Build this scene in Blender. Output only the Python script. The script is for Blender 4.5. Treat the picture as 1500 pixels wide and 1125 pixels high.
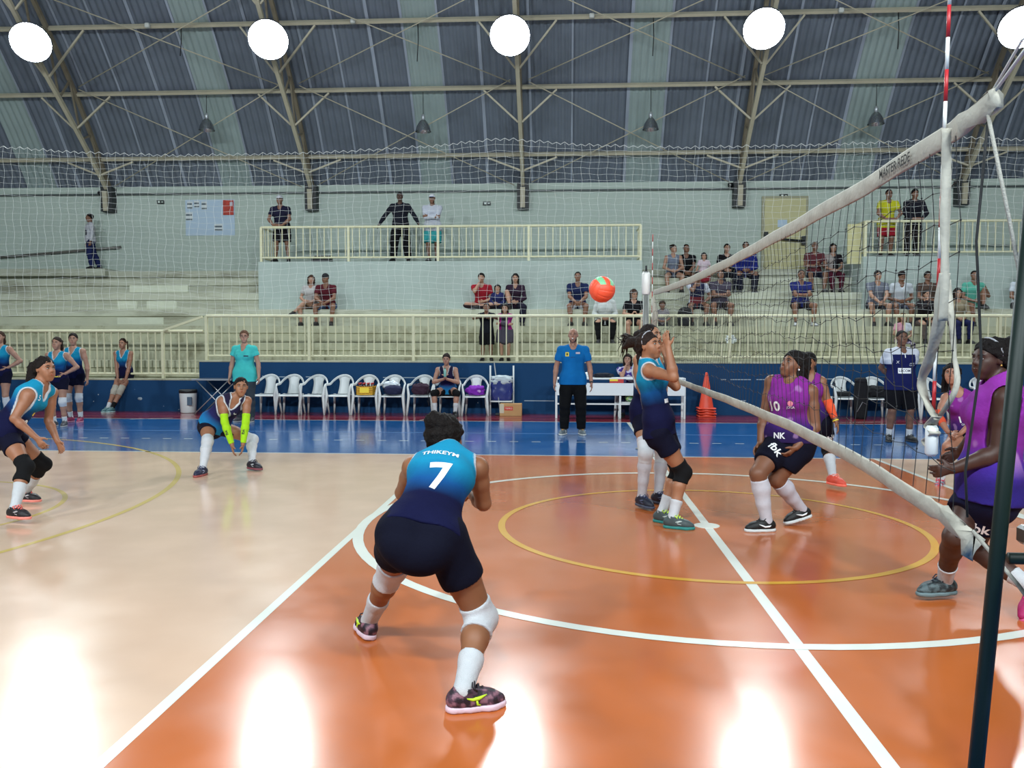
import bpy, bmesh, math, random
import numpy as np
from mathutils import Vector, Matrix, noise as mnoise
from mathutils.bvhtree import BVHTree

for _o in list(bpy.data.objects):
    bpy.data.objects.remove(_o)
random.seed(7)
SC = bpy.context.scene
COL = SC.collection

# ------------------------------------------------------------------ camera
CAM = np.array([-1.2244, -7.5186, 1.6004])
YAW, PIT, ROL, FPX = 0.0624967, 0.0501543, 0.0016386, 1266.29
_fw = np.array([-math.sin(YAW) * math.cos(PIT), math.cos(YAW) * math.cos(PIT), -math.sin(PIT)])
_r0 = np.array([math.cos(YAW), math.sin(YAW), 0.0])
_u0 = np.cross(_r0, _fw)
CR = math.cos(ROL) * _r0 + math.sin(ROL) * _u0
CU = -math.sin(ROL) * _r0 + math.cos(ROL) * _u0
CF = _fw
cam_data = bpy.data.cameras.new('camera')
cam_data.sensor_fit = 'HORIZONTAL'
cam_data.sensor_width = 36.0
cam_data.lens = FPX / 1500.0 * 36.0
cam_data.clip_start = 0.05
cam_data.clip_end = 200
cam = bpy.data.objects.new('camera', cam_data)
COL.objects.link(cam)
cam.matrix_world = Matrix(((CR[0], CU[0], -CF[0], CAM[0]), (CR[1], CU[1], -CF[1], CAM[1]), (CR[2], CU[2], -CF[2], CAM[2]), (0, 0, 0, 1)))
SC.camera = cam

# ------------------------------------------------------------------ world + view
SC.view_settings.view_transform = 'Standard'
SC.view_settings.look = 'None'
SC.view_settings.gamma = 1.0
SC.view_settings.use_curve_mapping = False
SC.view_settings.exposure = 1.15
W = bpy.data.worlds.new('night')
SC.world = W
W.use_nodes = True
W.node_tree.nodes['Background'].inputs[0].default_value = (0.02, 0.025, 0.035, 1)
W.node_tree.nodes['Background'].inputs[1].default_value = 1.0
LAMP_FAR, LAMP_NEAR = 112.0, 222.0      # radiance of the flood lamps over the far stand / over the near side


def ray(px, py):
    return (px - 750) / FPX * CR - (py - 562.5) / FPX * CU + CF

def atY(px, py, Y):
    d = ray(px, py); return CAM + d * (Y - CAM[1]) / d[1]

def atZ(px, py, Z=0.0):
    d = ray(px, py); return CAM + d * (Z - CAM[2]) / d[2]

def atX(px, py, X):
    d = ray(px, py); return CAM + d * (X - CAM[0]) / d[0]

def atD(px, py, D):
    return CAM + ray(px, py) * D

V3 = lambda *a: np.array(a, float)
def nrm(v):
    v = np.asarray(v, float); return v / max(1e-9, np.linalg.norm(v))
def lerp(a, b, t):
    return a + (b - a) * t
def orth(v, ax):
    return nrm(v - ax * np.dot(v, ax))

# ------------------------------------------------------------------ materials
def lin(c):
    return tuple((x / 255 / 12.92) if x / 255 <= 0.04045 else ((x / 255 + 0.055) / 1.055) ** 2.4 for x in c)

_M = {}
def mat(name, rgb, rough=0.6, metal=0.0, spec=0.5, var=0.0, vscale=6.0, bump=0.0, bscale=60.0, sub=0.0, dye=False, coat=0.0):
    if name in _M:
        return _M[name]
    m = bpy.data.materials.new(name); m.use_nodes = True
    nt = m.node_tree; b = nt.nodes['Principled BSDF']
    c = (*lin(rgb), 1)
    b.inputs['Base Color'].default_value = c
    b.inputs['Roughness'].default_value = rough
    b.inputs['Metallic'].default_value = metal
    b.inputs['Specular IOR Level'].default_value = spec
    if coat:
        b.inputs['Coat Weight'].default_value = coat
        b.inputs['Coat Roughness'].default_value = 0.08
    if sub:
        b.inputs['Subsurface Weight'].default_value = sub
        b.inputs['Subsurface Radius'].default_value = (0.02, 0.008, 0.005)
    tc = nt.nodes.new('ShaderNodeTexCoord')
    src = None
    if dye:
        at = nt.nodes.new('ShaderNodeAttribute'); at.attribute_name = 'dye'
        src = at.outputs['Color']
    if var > 0:
        n = nt.nodes.new('ShaderNodeTexNoise'); n.inputs['Scale'].default_value = vscale
        n.inputs['Detail'].default_value = 5
        nt.links.new(tc.outputs['Object'], n.inputs['Vector'])
        mr = nt.nodes.new('ShaderNodeMapRange')
        mr.inputs[1].default_value = 0.3; mr.inputs[2].default_value = 0.7
        mr.inputs[3].default_value = 1 - var; mr.inputs[4].default_value = 1 + var
        nt.links.new(n.outputs['Fac'], mr.inputs[0])
        mx = nt.nodes.new('ShaderNodeMix'); mx.data_type = 'RGBA'; mx.blend_type = 'MULTIPLY'
        mx.inputs[0].default_value = 1.0
        if src: nt.links.new(src, mx.inputs[6])
        else: mx.inputs[6].default_value = c
        nt.links.new(mr.outputs[0], mx.inputs[7])
        src = mx.outputs[2]
    if src:
        nt.links.new(src, b.inputs['Base Color'])
    if bump > 0:
        n2 = nt.nodes.new('ShaderNodeTexNoise'); n2.inputs['Scale'].default_value = bscale
        n2.inputs['Detail'].default_value = 4
        nt.links.new(tc.outputs['Object'], n2.inputs['Vector'])
        bp = nt.nodes.new('ShaderNodeBump'); bp.inputs['Strength'].default_value = bump
        bp.inputs['Distance'].default_value = 0.01
        nt.links.new(n2.outputs['Fac'], bp.inputs['Height'])
        nt.links.new(bp.outputs['Normal'], b.inputs['Normal'])
    _M[name] = m
    return m

def emit(name, rgb, strength):
    m = bpy.data.materials.new(name); m.use_nodes = True
    nt = m.node_tree
    nt.nodes.remove(nt.nodes['Principled BSDF'])
    e = nt.nodes.new('ShaderNodeEmission')
    e.inputs[0].default_value = (*lin(rgb), 1); e.inputs[1].default_value = strength
    nt.links.new(e.outputs[0], nt.nodes['Material Output'].inputs[0])
    return m

def cmat(rgb, rough=0.8, pre='cloth'):
    return mat('%s_%d_%d_%d' % (pre, *rgb), rgb, rough, spec=0.25, var=0.06, vscale=14, bump=0.25, bscale=90)

# ------------------------------------------------------------------ object helpers
def tag(o, label=None, cat=None, group=None, kind=None):
    if label: o['label'] = label
    if cat: o['category'] = cat
    if group: o['group'] = group
    if kind: o['kind'] = kind
    return o

def empty(name, loc, label=None, cat=None, group=None, rz=0.0):
    o = bpy.data.objects.new(name, None); COL.objects.link(o)
    o.empty_display_size = 0.1
    o.location = tuple(loc); o.rotation_euler = (0, 0, rz)
    return tag(o, label, cat, group)

def copy_tree(o, parent=None):
    c = o.copy(); COL.objects.link(c); c.parent = parent
    if parent is not None:
        c.matrix_parent_inverse = o.matrix_parent_inverse.copy()
    for ch in list(o.children):
        copy_tree(ch, c)
    return c

def raw_mesh(name, v, polys=None, quads=None, smooth=True):
    me = bpy.data.meshes.new(name)
    if quads is not None:
        v = np.asarray(v, np.float32); q = np.asarray(quads, np.int32)
        me.vertices.add(len(v)); me.vertices.foreach_set('co', v.ravel())
        k = q.shape[1]
        me.loops.add(q.size); me.loops.foreach_set('vertex_index', q.ravel())
        me.polygons.add(len(q))
        me.polygons.foreach_set('loop_start', np.arange(0, q.size, k, dtype=np.int32))
        me.update(calc_edges=True)
    else:
        me.from_pydata([tuple(x) for x in v], [], polys)
        me.update()
    if smooth:
        me.polygons.foreach_set('use_smooth', np.ones(len(me.polygons), bool))
    return me

def link_mesh(name, me, material, parent=None, world=True):
    o = bpy.data.objects.new(name, me); COL.objects.link(o)
    if material is not None and len(me.materials) == 0: me.materials.append(material)
    if parent is not None:
        o.parent = parent
        if world and parent.parent is None:      # geometry is given in world coordinates
            o.matrix_parent_inverse = parent.matrix_basis.inverted()
    return o

class MB:
    """collects shapes into one mesh"""
    def __init__(s): s.v = []; s.f = []; s.sm = []
    def add(s, v, f, smooth=False):
        n = len(s.v); s.v += [tuple(map(float, x)) for x in v]
        s.f += [tuple(i + n for i in q) for q in f]; s.sm += [smooth] * len(f)
        return s
    def box(s, lo, hi, bev=0.0):
        x0, y0, z0 = lo; x1, y1, z1 = hi
        if bev > 0:
            b = bev; v = []; 
            for (z, i) in ((z0, b), (z0 + b, 0), (z1 - b, 0), (z1, b)):
                for (cx, cy, sx, sy) in ((x0, y0, 1, 1), (x1, y0, -1, 1), (x1, y1, -1, -1), (x0, y1, 1, -1)):
                    if (sx, sy) in ((1, 1), (-1, -1)):
                        v += [(cx + sx * i, cy + sy * (b + i * .4), z), (cx + sx * (b + i * .4), cy + sy * i, z)]
                    else:
                        v += [(cx + sx * (b + i * .4), cy + sy * i, z), (cx + sx * i, cy + sy * (b + i * .4), z)]
            f = []
            for k in range(3):
                for j in range(8):
                    f.append((k * 8 + j, k * 8 + (j + 1) % 8, k * 8 + 8 + (j + 1) % 8, k * 8 + 8 + j))
            f.append(tuple(range(7, -1, -1))); f.append(tuple(range(24, 32)))
            return s.add(v, f)
        v = [(x0, y0, z0), (x1, y0, z0), (x1, y1, z0), (x0, y1, z0), (x0, y0, z1), (x1, y0, z1), (x1, y1, z1), (x0, y1, z1)]
        return s.add(v, [(0, 3, 2, 1), (4, 5, 6, 7), (0, 1, 5, 4), (1, 2, 6, 5), (2, 3, 7, 6), (3, 0, 4, 7)])
    def obox(s, a, b, w, d, up=(0, 0, 1)):
        """bar from a to b with rectangular section w (across) x d (along up)"""
        a = V3(*a); b = V3(*b); ax = nrm(b - a); u = V3(*up)
        if abs(np.dot(u, ax)) > .99: u = V3(0, 1, 0)
        u = orth(u, ax); r = np.cross(ax, u)
        v = []
        for p in (a, b):
            for (i, j) in ((-1, -1), (1, -1), (1, 1), (-1, 1)):
                v.append(p + r * i * w / 2 + u * j * d / 2)
        return s.add(v, [(3, 2, 1, 0), (4, 5, 6, 7), (0, 1, 5, 4), (1, 2, 6, 5), (2, 3, 7, 6), (3, 0, 4, 7)])
    def path(s, pts, rad, n=8, cap=True, smooth=True, closed=False):
        pts = [V3(*p) for p in pts]; m = len(pts)
        rad = rad if hasattr(rad, '__len__') else [rad] * m
        v = []; f = []; pu = None
        for i, p in enumerate(pts):
            if closed: t = nrm(pts[(i + 1) % m] - pts[i - 1])
            else: t = nrm(pts[min(i + 1, m - 1)] - pts[max(i - 1, 0)])
            if pu is None:
                u = V3(0, 0, 1) if abs(t[2]) < .9 else V3(0, 1, 0)
            else: u = pu
            u = orth(u, t); pu = u; r = np.cross(t, u)
            for k in range(n):
                a = 2 * math.pi * (k + .5) / n
                v.append(p + rad[i] * (math.cos(a) * r + math.sin(a) * u))
        for i in range(m if closed else m - 1):
            j = (i + 1) % m
            for k in range(n):
                f.append((i * n + k, i * n + (k + 1) % n, j * n + (k + 1) % n, j * n + k))
        if cap and not closed:
            f.append(tuple(range(n - 1, -1, -1))); f.append(tuple((m - 1) * n + k for k in range(n)))
        return s.add(v, f, smooth)
    def tube(s, a, b, r, n=8, r2=None):
        return s.path([a, b], [r, r if r2 is None else r2], n)
    def lathe(s, prof, c=(0, 0, 0), ax=(0, 0, 1), n=24, cap=True):
        ax = nrm(V3(*ax)); u = orth(V3(1, 0, 0) if abs(ax[0]) < .9 else V3(0, 1, 0), ax); w = np.cross(ax, u); c = V3(*c)
        v = []; f = []
        for (r, z) in prof:
            for k in range(n):
                a = 2 * math.pi * k / n
                v.append(c + ax * z + r * (math.cos(a) * u + math.sin(a) * w))
        for i in range(len(prof) - 1):
            for k in range(n):
                f.append((i * n + k, i * n + (k + 1) % n, i * n + n + (k + 1) % n, i * n + n + k))
        if cap:
            f.append(tuple(range(n - 1, -1, -1))); f.append(tuple((len(prof) - 1) * n + k for k in range(n)))
        return s.add(v, f, True)
    def sphere(s, c, r, n=12, m=8):
        rr = r if hasattr(r, '__len__') else (r, r, r)
        v = [(c[0], c[1], c[2] - rr[2])]
        for i in range(1, m):
            th = math.pi * i / m - math.pi / 2
            for k in range(n):
                a = 2 * math.pi * k / n
                v.append((c[0] + rr[0] * math.cos(th) * math.cos(a), c[1] + rr[1] * math.cos(th) * math.sin(a), c[2] + rr[2] * math.sin(th)))
        v.append((c[0], c[1], c[2] + rr[2])); L = len(v) - 1; f = []
        for k in range(n):
            f.append((0, 1 + (k + 1) % n, 1 + k)); f.append((L, L - n + k, L - n + (k + 1) % n))
        for i in range(m - 2):
            for k in range(n):
                f.append((1 + i * n + k, 1 + i * n + (k + 1) % n, 1 + (i + 1) * n + (k + 1) % n, 1 + (i + 1) * n + k))
        return s.add(v, f, True)
    def quad(s, a, b, c, d): return s.add([a, b, c, d], [(0, 1, 2, 3)])
    def prism(s, poly, z0, z1):
        n = len(poly)
        v = [(x, y, z0) for x, y in poly] + [(x, y, z1) for x, y in poly]
        return s.add(v, [tuple(range(n - 1, -1, -1)), tuple(range(n, 2 * n))] + [(i, (i + 1) % n, n + (i + 1) % n, n + i) for i in range(n)])
    def strip(s, pts, w, z, closed=False):
        """flat band of width w on the floor along 2-D points"""
        P = [np.array(p, float) for p in pts]; m = len(P); v = []
        for i in range(m):
            t = P[(i + 1) % m] - P[i - 1] if closed else P[min(i + 1, m - 1)] - P[max(i - 1, 0)]
            t = t / np.linalg.norm(t); nn = np.array([-t[1], t[0]])
            a = P[i] + nn * w / 2; b = P[i] - nn * w / 2
            v += [(a[0], a[1], z), (b[0], b[1], z)]
        f = [(2 * i + 1, 2 * ((i + 1) % m) + 1, 2 * ((i + 1) % m), 2 * i) for i in range(m if closed else m - 1)]
        return s.add(v, f)
    def build(s, name, material, parent=None, world=True):
        me = bpy.data.meshes.new(name); me.from_pydata(s.v, [], s.f); me.update()
        if any(s.sm): me.polygons.foreach_set('use_smooth', np.array(s.sm, bool))
        return link_mesh(name, me, material, parent, world)

def text_mesh(txt, size, bold=0.0):
    cu = bpy.data.curves.new('txt', 'FONT'); cu.body = txt; cu.size = size
    cu.align_x = 'CENTER'; cu.align_y = 'CENTER'; cu.offset = bold; cu.resolution_u = 3
    o = bpy.data.objects.new('txt', cu); COL.objects.link(o)
    dg = bpy.context.evaluated_depsgraph_get()
    me = bpy.data.meshes.new_from_object(o.evaluated_get(dg))
    bpy.data.objects.remove(o); bpy.data.curves.remove(cu)
    return me

def text_on(name, txt, size, origin, right, up, material, parent=None, bvh=None, bold=0.0, off=0.004, sx=1.0, cast=0.3):
    """lettering laid on a surface: flat, or dropped onto bvh along the normal"""
    me = text_mesh(txt, size, bold)
    right = nrm(right); up = orth(V3(*up), right); n = np.cross(right, up); origin = V3(*origin)
    bm = bmesh.new(); bm.from_mesh(me)
    if bvh is not None:
        bmesh.ops.triangulate(bm, faces=bm.faces[:])
        for _ in range(4):
            es = [e for e in bm.edges if e.calc_length() > max(.012, size * .12)]
            if not es: break
            bmesh.ops.subdivide_edges(bm, edges=es, cuts=1)
            bmesh.ops.triangulate(bm, faces=[f for f in bm.faces if len(f.verts) > 3])
    for v in bm.verts:
        p = origin + right * v.co.x * sx + up * v.co.y
        if bvh is not None:
            hit = bvh.ray_cast(Vector(p + n * cast), Vector(-n), cast * 2)
            if hit[0] is not None: p = np.array(hit[0])
        v.co = Vector(p + n * off)
    bm.to_mesh(me); bm.free()
    me.materials.clear()
    return link_mesh(name, me, material, parent)

# ================================================================== SETTING
YW = 11.35                     # front wall of the stand
YB = 17.0                      # back wall
TIER = [(1.14, YW), (1.54, 12.4), (1.95, 13.2), (2.38, 14.0), (2.83, 14.85), (3.26, 15.65), (3.54, 16.3)]
RC_, ZC = 20.27, -4.95         # vault radius and centre height

def floor_mat(name, rgb, rough=0.21, var=0.05):
    m = mat(name, rgb, rough, spec=0.32, var=var, vscale=1.3)
    nt = m.node_tree; b = nt.nodes['Principled BSDF']
    tc = nt.nodes.new('ShaderNodeTexCoord')
    n = nt.nodes.new('ShaderNodeTexNoise'); n.inputs['Scale'].default_value = 2.2; n.inputs['Detail'].default_value = 6
    nt.links.new(tc.outputs['Object'], n.inputs['Vector'])
    mr = nt.nodes.new('ShaderNodeMapRange'); mr.inputs[1].default_value = .3; mr.inputs[2].default_value = .7
    mr.inputs[3].default_value = rough * .8; mr.inputs[4].default_value = rough * 1.25
    nt.links.new(n.outputs['Fac'], mr.inputs[0]); nt.links.new(mr.outputs[0], b.inputs['Roughness'])
    n2 = nt.nodes.new('ShaderNodeTexNoise'); n2.inputs['Scale'].default_value = 5.0; n2.inputs['Detail'].default_value = 2
    nt.links.new(tc.outputs['Object'], n2.inputs['Vector'])
    bp = nt.nodes.new('ShaderNodeBump'); bp.inputs['Strength'].default_value = .03; bp.inputs['Distance'].default_value = .01
    nt.links.new(n2.outputs['Fac'], bp.inputs['Height']); nt.links.new(bp.outputs['Normal'], b.inputs['Normal'])
    b.inputs['Coat Weight'].default_value = .40; b.inputs['Coat Roughness'].default_value = .11; b.inputs['Coat IOR'].default_value = 1.45
    return m

F_BEIGE = floor_mat('floor_beige', (212, 178, 152))
F_ORANGE = floor_mat('floor_orange', (186, 98, 45))
F_BLUE = floor_mat('floor_blue', (30, 90, 152), .15)
F_RED = floor_mat('floor_red', (122, 34, 44), .18)
L_WHITE = floor_mat('line_white', (226, 228, 218), .2, .03)
L_YEL = floor_mat('line_yellow', (214, 160, 50), .2, .03)
L_YEL2 = floor_mat('line_pale_yellow', (205, 176, 92), .2, .03)

def struct(o): o['kind'] = 'structure'; return o
XL, XR = -26.0, 24.0
def slab(name, x0, x1, y0, y1, m):
    return struct(MB().box((x0, y0, -.12), (x1, y1, 0)).build(name, m))
slab('floor', XL, -3, -4.75, 4.5, F_BEIGE)
slab('floor', -3, 3, -4.75, 4.5, F_ORANGE)
slab('floor', 3, XR, -4.75, 4.5, F_BEIGE)
slab('floor', XL, XR, 4.5, 9.5, F_BLUE)
slab('floor', XL, XR, -17, -4.75, F_BLUE)
slab('floor', XL, XR, 9.5, YW + .1, F_RED)

def circ(cx, cy, r, a0=0, a1=360, n=96):
    return [(cx + r * math.cos(math.radians(lerp(a0, a1, i / n))), cy + r * math.sin(math.radians(lerp(a0, a1, i / n)))) for i in range(n + (a1 - a0 < 359))]
Z1, Z2 = .0012, .0022
m = MB(); m.strip([(XL, 4.475), (XR, 4.475)], .05, Z1); m.strip([(XL, -4.725), (XR, -4.725)], .05, Z1); struct(m.build('floor_sideline', L_WHITE))
struct(MB().strip([(0, -4.70), (0, 9.475)], .07, Z1).build('floor_centre_line', L_WHITE))
struct(MB().strip([(-2.975, -4.70), (-2.975, 4.45)], .06, Z1).strip([(2.975, -4.70), (2.975, 4.45)], .06, Z1).build('floor_attack_line', L_WHITE))
struct(MB().strip(circ(0, 0, 2.98), .085, Z2, True).build('floor_centre_circle', L_WHITE))
struct(MB().strip(circ(0, 0, 1.78), .06, Z2, True).build('floor_inner_circle', L_YEL))
struct(MB().prism(circ(0, 0, .11, n=28), 0, Z2 + .0004).build('floor_centre_spot', L_WHITE))
struct(MB().strip(circ(-11.6, 0, 6.27, -46, 78), .06, Z1).build('floor_arc', L_YEL2))
struct(MB().strip(circ(-7.86, 0, 1.8, -90, 90), .05, Z1).build('floor_throw_arc', L_YEL2))
m = MB(); m.strip([(XL, 9.5), (XR, 9.5)], .05, Z1); struct(m.build('floor_border_line', L_WHITE))
struct(MB().strip([(XL, 7.32), (XR, 7.32)], .03, Z1).build('floor_thin_line', mat('line_faint', (120, 160, 205), .25)))
m = MB(); x = -12.0
while x < 9.5:
    m.strip([(x, 6.1), (x + .14, 6.1)], .045, Z1); x += .353
struct(m.build('floor_dashes', L_WHITE))
m = MB()
for (a, b) in ((( -4.15, 9.62), (-3.75, 10.6)), ((-10.0, 9.35), (-9.3, 9.75)), ((3.1, 9.7), (5.0, 9.95))):
    m.strip([a, b], .04, Z2)
struct(m.build('floor_marks', L_WHITE))

struct(MB().strip([(XL, 10.15), (XR, 10.15)], .03, Z1).build('floor_thin_line', mat('line_pink', (150, 84, 92), .3)))
# ---- concrete with its stains
def concrete(name, rgb, dirt, amount, scale, streak=(1, 1, 1)):
    m = mat(name, rgb, .85, spec=.2, var=.05, vscale=2.0)
    nt = m.node_tree; b = nt.nodes['Principled BSDF']
    prev = b.inputs['Base Color'].links[0].from_socket
    tc = nt.nodes.new('ShaderNodeTexCoord'); mp = nt.nodes.new('ShaderNodeMapping'); mp.inputs['Scale'].default_value = streak
    nt.links.new(tc.outputs['Object'], mp.inputs[0])
    n = nt.nodes.new('ShaderNodeTexNoise'); n.inputs['Scale'].default_value = scale; n.inputs['Detail'].default_value = 9; n.inputs['Roughness'].default_value = .68
    nt.links.new(mp.outputs[0], n.inputs['Vector'])
    mr = nt.nodes.new('ShaderNodeMapRange'); mr.inputs[1].default_value = .5; mr.inputs[2].default_value = .66; mr.inputs[3].default_value = 0; mr.inputs[4].default_value = amount
    nt.links.new(n.outputs['Fac'], mr.inputs[0])
    mx = nt.nodes.new('ShaderNodeMix'); mx.data_type = 'RGBA'
    nt.links.new(mr.outputs[0], mx.inputs[0]); nt.links.new(prev, mx.inputs[6]); mx.inputs[7].default_value = (*lin(dirt), 1)
    nt.links.new(mx.outputs[2], b.inputs['Base Color'])
    return m
CONC = concrete('stand_concrete', (182, 184, 166), (108, 102, 84), .55, 1.1, (.55, 1, 2.6))
CONC_L = concrete('stand_concrete_low', (172, 172, 150), (112, 106, 80), .6, 1.6, (1.6, 1, 1.2))
PARA = concrete('parapet_paint', (166, 178, 172), (138, 144, 138), .3, .8)
NAVY = concrete('wall_blue_paint', (24, 62, 100), (120, 140, 165), .0, 5.0)
# chipped paint flecks on the blue wall
NAVY.node_tree.nodes['Map Range.001'].inputs[1].default_value = .70
NAVY.node_tree.nodes['Map Range.001'].inputs[2].default_value = .72
NAVY.node_tree.nodes['Map Range.001'].inputs[4].default_value = .9

def wall_mat():
    m = mat('wall_paint', (178, 190, 180), .8, spec=.25, var=.03, vscale=.7)
    nt = m.node_tree; b = nt.nodes['Principled BSDF']
    tc = nt.nodes.new('ShaderNodeTexCoord'); mp = nt.nodes.new('ShaderNodeMapping'); mp.inputs['Rotation'].default_value = (math.pi / 2, 0, 0)
    nt.links.new(tc.outputs['Object'], mp.inputs[0])
    br = nt.nodes.new('ShaderNodeTexBrick'); br.inputs['Scale'].default_value = 2.6; br.inputs['Mortar Size'].default_value = .015
    br.inputs['Color1'].default_value = br.inputs['Color2'].default_value = (1, 1, 1, 1); br.inputs['Mortar'].default_value = (0, 0, 0, 1)
    nt.links.new(mp.outputs[0], br.inputs['Vector'])
    bp = nt.nodes.new('ShaderNodeBump'); bp.inputs['Strength'].default_value = .35; bp.inputs['Distance'].default_value = .01
    nt.links.new(br.outputs['Color'], bp.inputs['Height']); nt.links.new(bp.outputs['Normal'], b.inputs['Normal'])
    return m
WALL = wall_mat()
struct(MB().box((XL, YB, 0), (XR, YB + .25, 6.02)).build('wall_back', WALL))
struct(MB().box((XL, -17.25, 0), (XR, -17, 6.1)).build('wall_near', WALL))
def gable(name, x0, x1):
    pts = [(-17.2, 0), (17.2, 0)] + [(y, ZC + math.sqrt(RC_ ** 2 - y * y)) for y in np.linspace(17.2, -17.2, 25)]
    n = len(pts); v = [(x0, y, z) for y, z in pts] + [(x1, y, z) for y, z in pts]
    struct(MB().add(v, [tuple(range(n)), tuple(range(2 * n - 1, n - 1, -1))] + [(i, n + i, n + (i + 1) % n, (i + 1) % n) for i in range(n)]).build(name, WALL))
gable('wall_left', XL - .25, XL); gable('wall_right', XR, XR + .25)

# ---- the stand: tiers as one stepped block, its painted front, the two high landings
def tier_block(name, x0, x1, tiers, m):
    prof = []
    for i, (z, y) in enumerate(tiers):
        z0 = tiers[i - 1][0] if i else 0.0
        prof += [(y + .06, z0 if i else 0), (y + .06, z - .17), (y, z - .17), (y, z)]   # each tread oversails its riser
    prof += [(YB, tiers[-1][0]), (YB, 0)]
    n = len(prof); v = [(x0, y, z) for y, z in prof] + [(x1, y, z) for y, z in prof]
    f = [tuple(range(n)), tuple(range(2 * n - 1, n - 1, -1))] + [(i, n + i, n + (i + 1) % n, (i + 1) % n) for i in range(n)]
    o = MB().add(v, f).build(name, m); o.data.materials.append(CONC_L)
    for p in o.data.polygons:
        if p.center.z < 1.97 and abs(p.normal.x) < .5: p.material_index = 1
    return struct(o)
tier_block('floor_stand', -9.42, XR, [(1.13, YW + .03)] + TIER[1:], CONC)
tier_block('floor_stand', XL, -9.42, [(.72, YW + .03), (1.13, 12.1)] + TIER[1:], CONC_L if False else CONC)
struct(MB().box((-9.42, YW, 0), (XR, YW + .1, 1.115)).build('wall_front', NAVY))
struct(MB().box((-9.42, YW - .02, 1.115), (XR, YW + .3, 1.145)).build('trim_front', CONC_L))
struct(MB().box((XL, YW, 0), (-9.42, YW + .1, .70)).build('wall_front', NAVY))
struct(MB().box((XL, YW - .02, .70), (-9.42, YW + .3, .735)).build('trim_front', CONC_L))
struct(MB().box((XL, YW + .32, .72), (-9.42, YW + .44, .86)).build('trim_kerb', CONC_L))
YP = 14.78
struct(MB().box((-9.28, YP, 2.2), (.70, YB, 3.65)).build('wall_landing', PARA))
struct(MB().box((6.2, YP, 2.2), (XR, YB, 3.72)).build('wall_landing', PARA))
struct(MB().box((XL, 16.1, 3.4), (-14.15, YB, 3.60)).build('floor_landing', CONC))
m = MB()
for (x0, x1, y) in ((384, 402, 551), (408, 434, 552), (448, 470, 552), (530, 545, 553), (561, 640, 553), (671, 700, 554), (768, 812, 587), (1056, 1064, 556), (1070, 1100, 556), (1108, 1124, 556), (1200, 1240, 555), (1083, 1093, 587)):
    a = atY(x0, y, YW - .003); b = atY(x1, y + .3, YW - .003)
    m.box((a[0], YW - .003, a[2] - .009), (b[0], YW + .01, a[2] + .009))
for (px, py, w, h) in ((205, 584, .055, .035), (172, 588, .02, .02), (120, 577, .02, .015), (144, 578, .016, .016), (137, 588, .014, .014), (262, 600, .015, .01), (222, 603, .02, .008), (466, 582, .01, .012), (520, 590, .01, .01), (700, 590, .012, .014), (1095, 600, .012, .01)):
    a = atY(px, py, YW - .003)
    m.lathe([(1, 0), (1, .004)], (0, 0, 0), (0, 1, 0), 10); n_ = len(m.v) - 20
    m.v[n_:] = [(a[0] + v[0] * w, YW - .003 + v[1], a[2] + v[2] * h) for v in m.v[n_:]]
struct(m.build('trim_scuff', mat('scuff', (150, 164, 176), .8)))
# repair patches of plaster on the left steps
m = MB()
for (a, b, x0, x1, y) in ((418, 428, 190, 275, TIER[4][1]), ((441), 452, 172, 200, TIER[3][1]), (441, 452, 215, 258, TIER[3][1]), (465, 475, 172, 238, TIER[2][1])):
    p = atY(x0, b, y - .004); q = atY(x1, a, y - .004)
    m.box((p[0], y - .004, p[2]), (q[0], y + .05, q[2]))
struct(m.build('trim_patch', mat('patch', (196, 200, 180), .9, var=.06, vscale=5)))

# ---- the vaulted metal roof
def roof():
    ang = [math.asin(t / RC_) for t in np.linspace(17.6, -17.6, 46)]
    sky = [(-11.12, -10.2), (-5.32, -4.45), (.36, 1.34), (6.05, 7.1), (-16.9, -16.0), (11.9, 12.9)]
    xs = []; x = XL - .2
    while x < XR + .2:
        xs += [(x, 0), (x + .05, 0), (x + .075, .03), (x + .125, .03), (x + .15, 0)]; x += .175
    v = []; f = []; mi = []; n = len(xs)
    for a in ang:
        for (x, d) in xs:
            r = RC_ + d
            v.append((x, r * math.sin(a), ZC + r * math.cos(a)))
    for i in range(len(ang) - 1):
        for j in range(n - 1):
            f.append((i * n + j, i * n + j + 1, (i + 1) * n + j + 1, (i + 1) * n + j))
            xm = (xs[j][0] + xs[j + 1][0]) / 2
            mi.append(1 if any(a <= xm <= b for a, b in sky) else 0)
    me = raw_mesh('ceiling', v, quads=f, smooth=False)
    me.materials.append(mat('roof_sheet', (104, 112, 124), .5, metal=.25, spec=.5, var=.12, vscale=1.5))
    me.materials.append(mat('roof_skylight', (140, 154, 152), .5, spec=.4, var=.08, vscale=1.5))
    me.polygons.foreach_set('material_index', np.array(mi, np.int32))
    o = link_mesh('ceiling', me, None); struct(o)
    # bright laps between neighbouring sheets
    m = MB()
    for k, x in enumerate((-16.0, -15.35, -14.14, -13.21, -12.18, -11.14, -10.2, -9.3, -8.0, -7.1, -6.2, -5.35, -4.45, -3.45, -2.2, -1.1, .36, 1.34, 2.35, 3.2, 4.4, 5.2, 6.05, 7.1, 8.2, 9.1, 10.3, 11.2)):
        w = (.05, .08, .06)[k % 3]
        pts = [(x, (RC_ - .012) * math.sin(a), ZC + (RC_ - .012) * math.cos(a)) for a in ang]
        vv = []; ff = []
        for p in pts: vv += [(p[0] - w / 2, p[1], p[2]), (p[0] + w / 2, p[1], p[2])]
        for i in range(len(pts) - 1): ff.append((2 * i, 2 * i + 1, 2 * i + 3, 2 * i + 2))
        m.add(vv, ff)
    struct(m.build('trim_roof', mat('roof_lap', (150, 158, 172), .5, metal=.2, var=.2, vscale=.6)))
roof()

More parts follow.
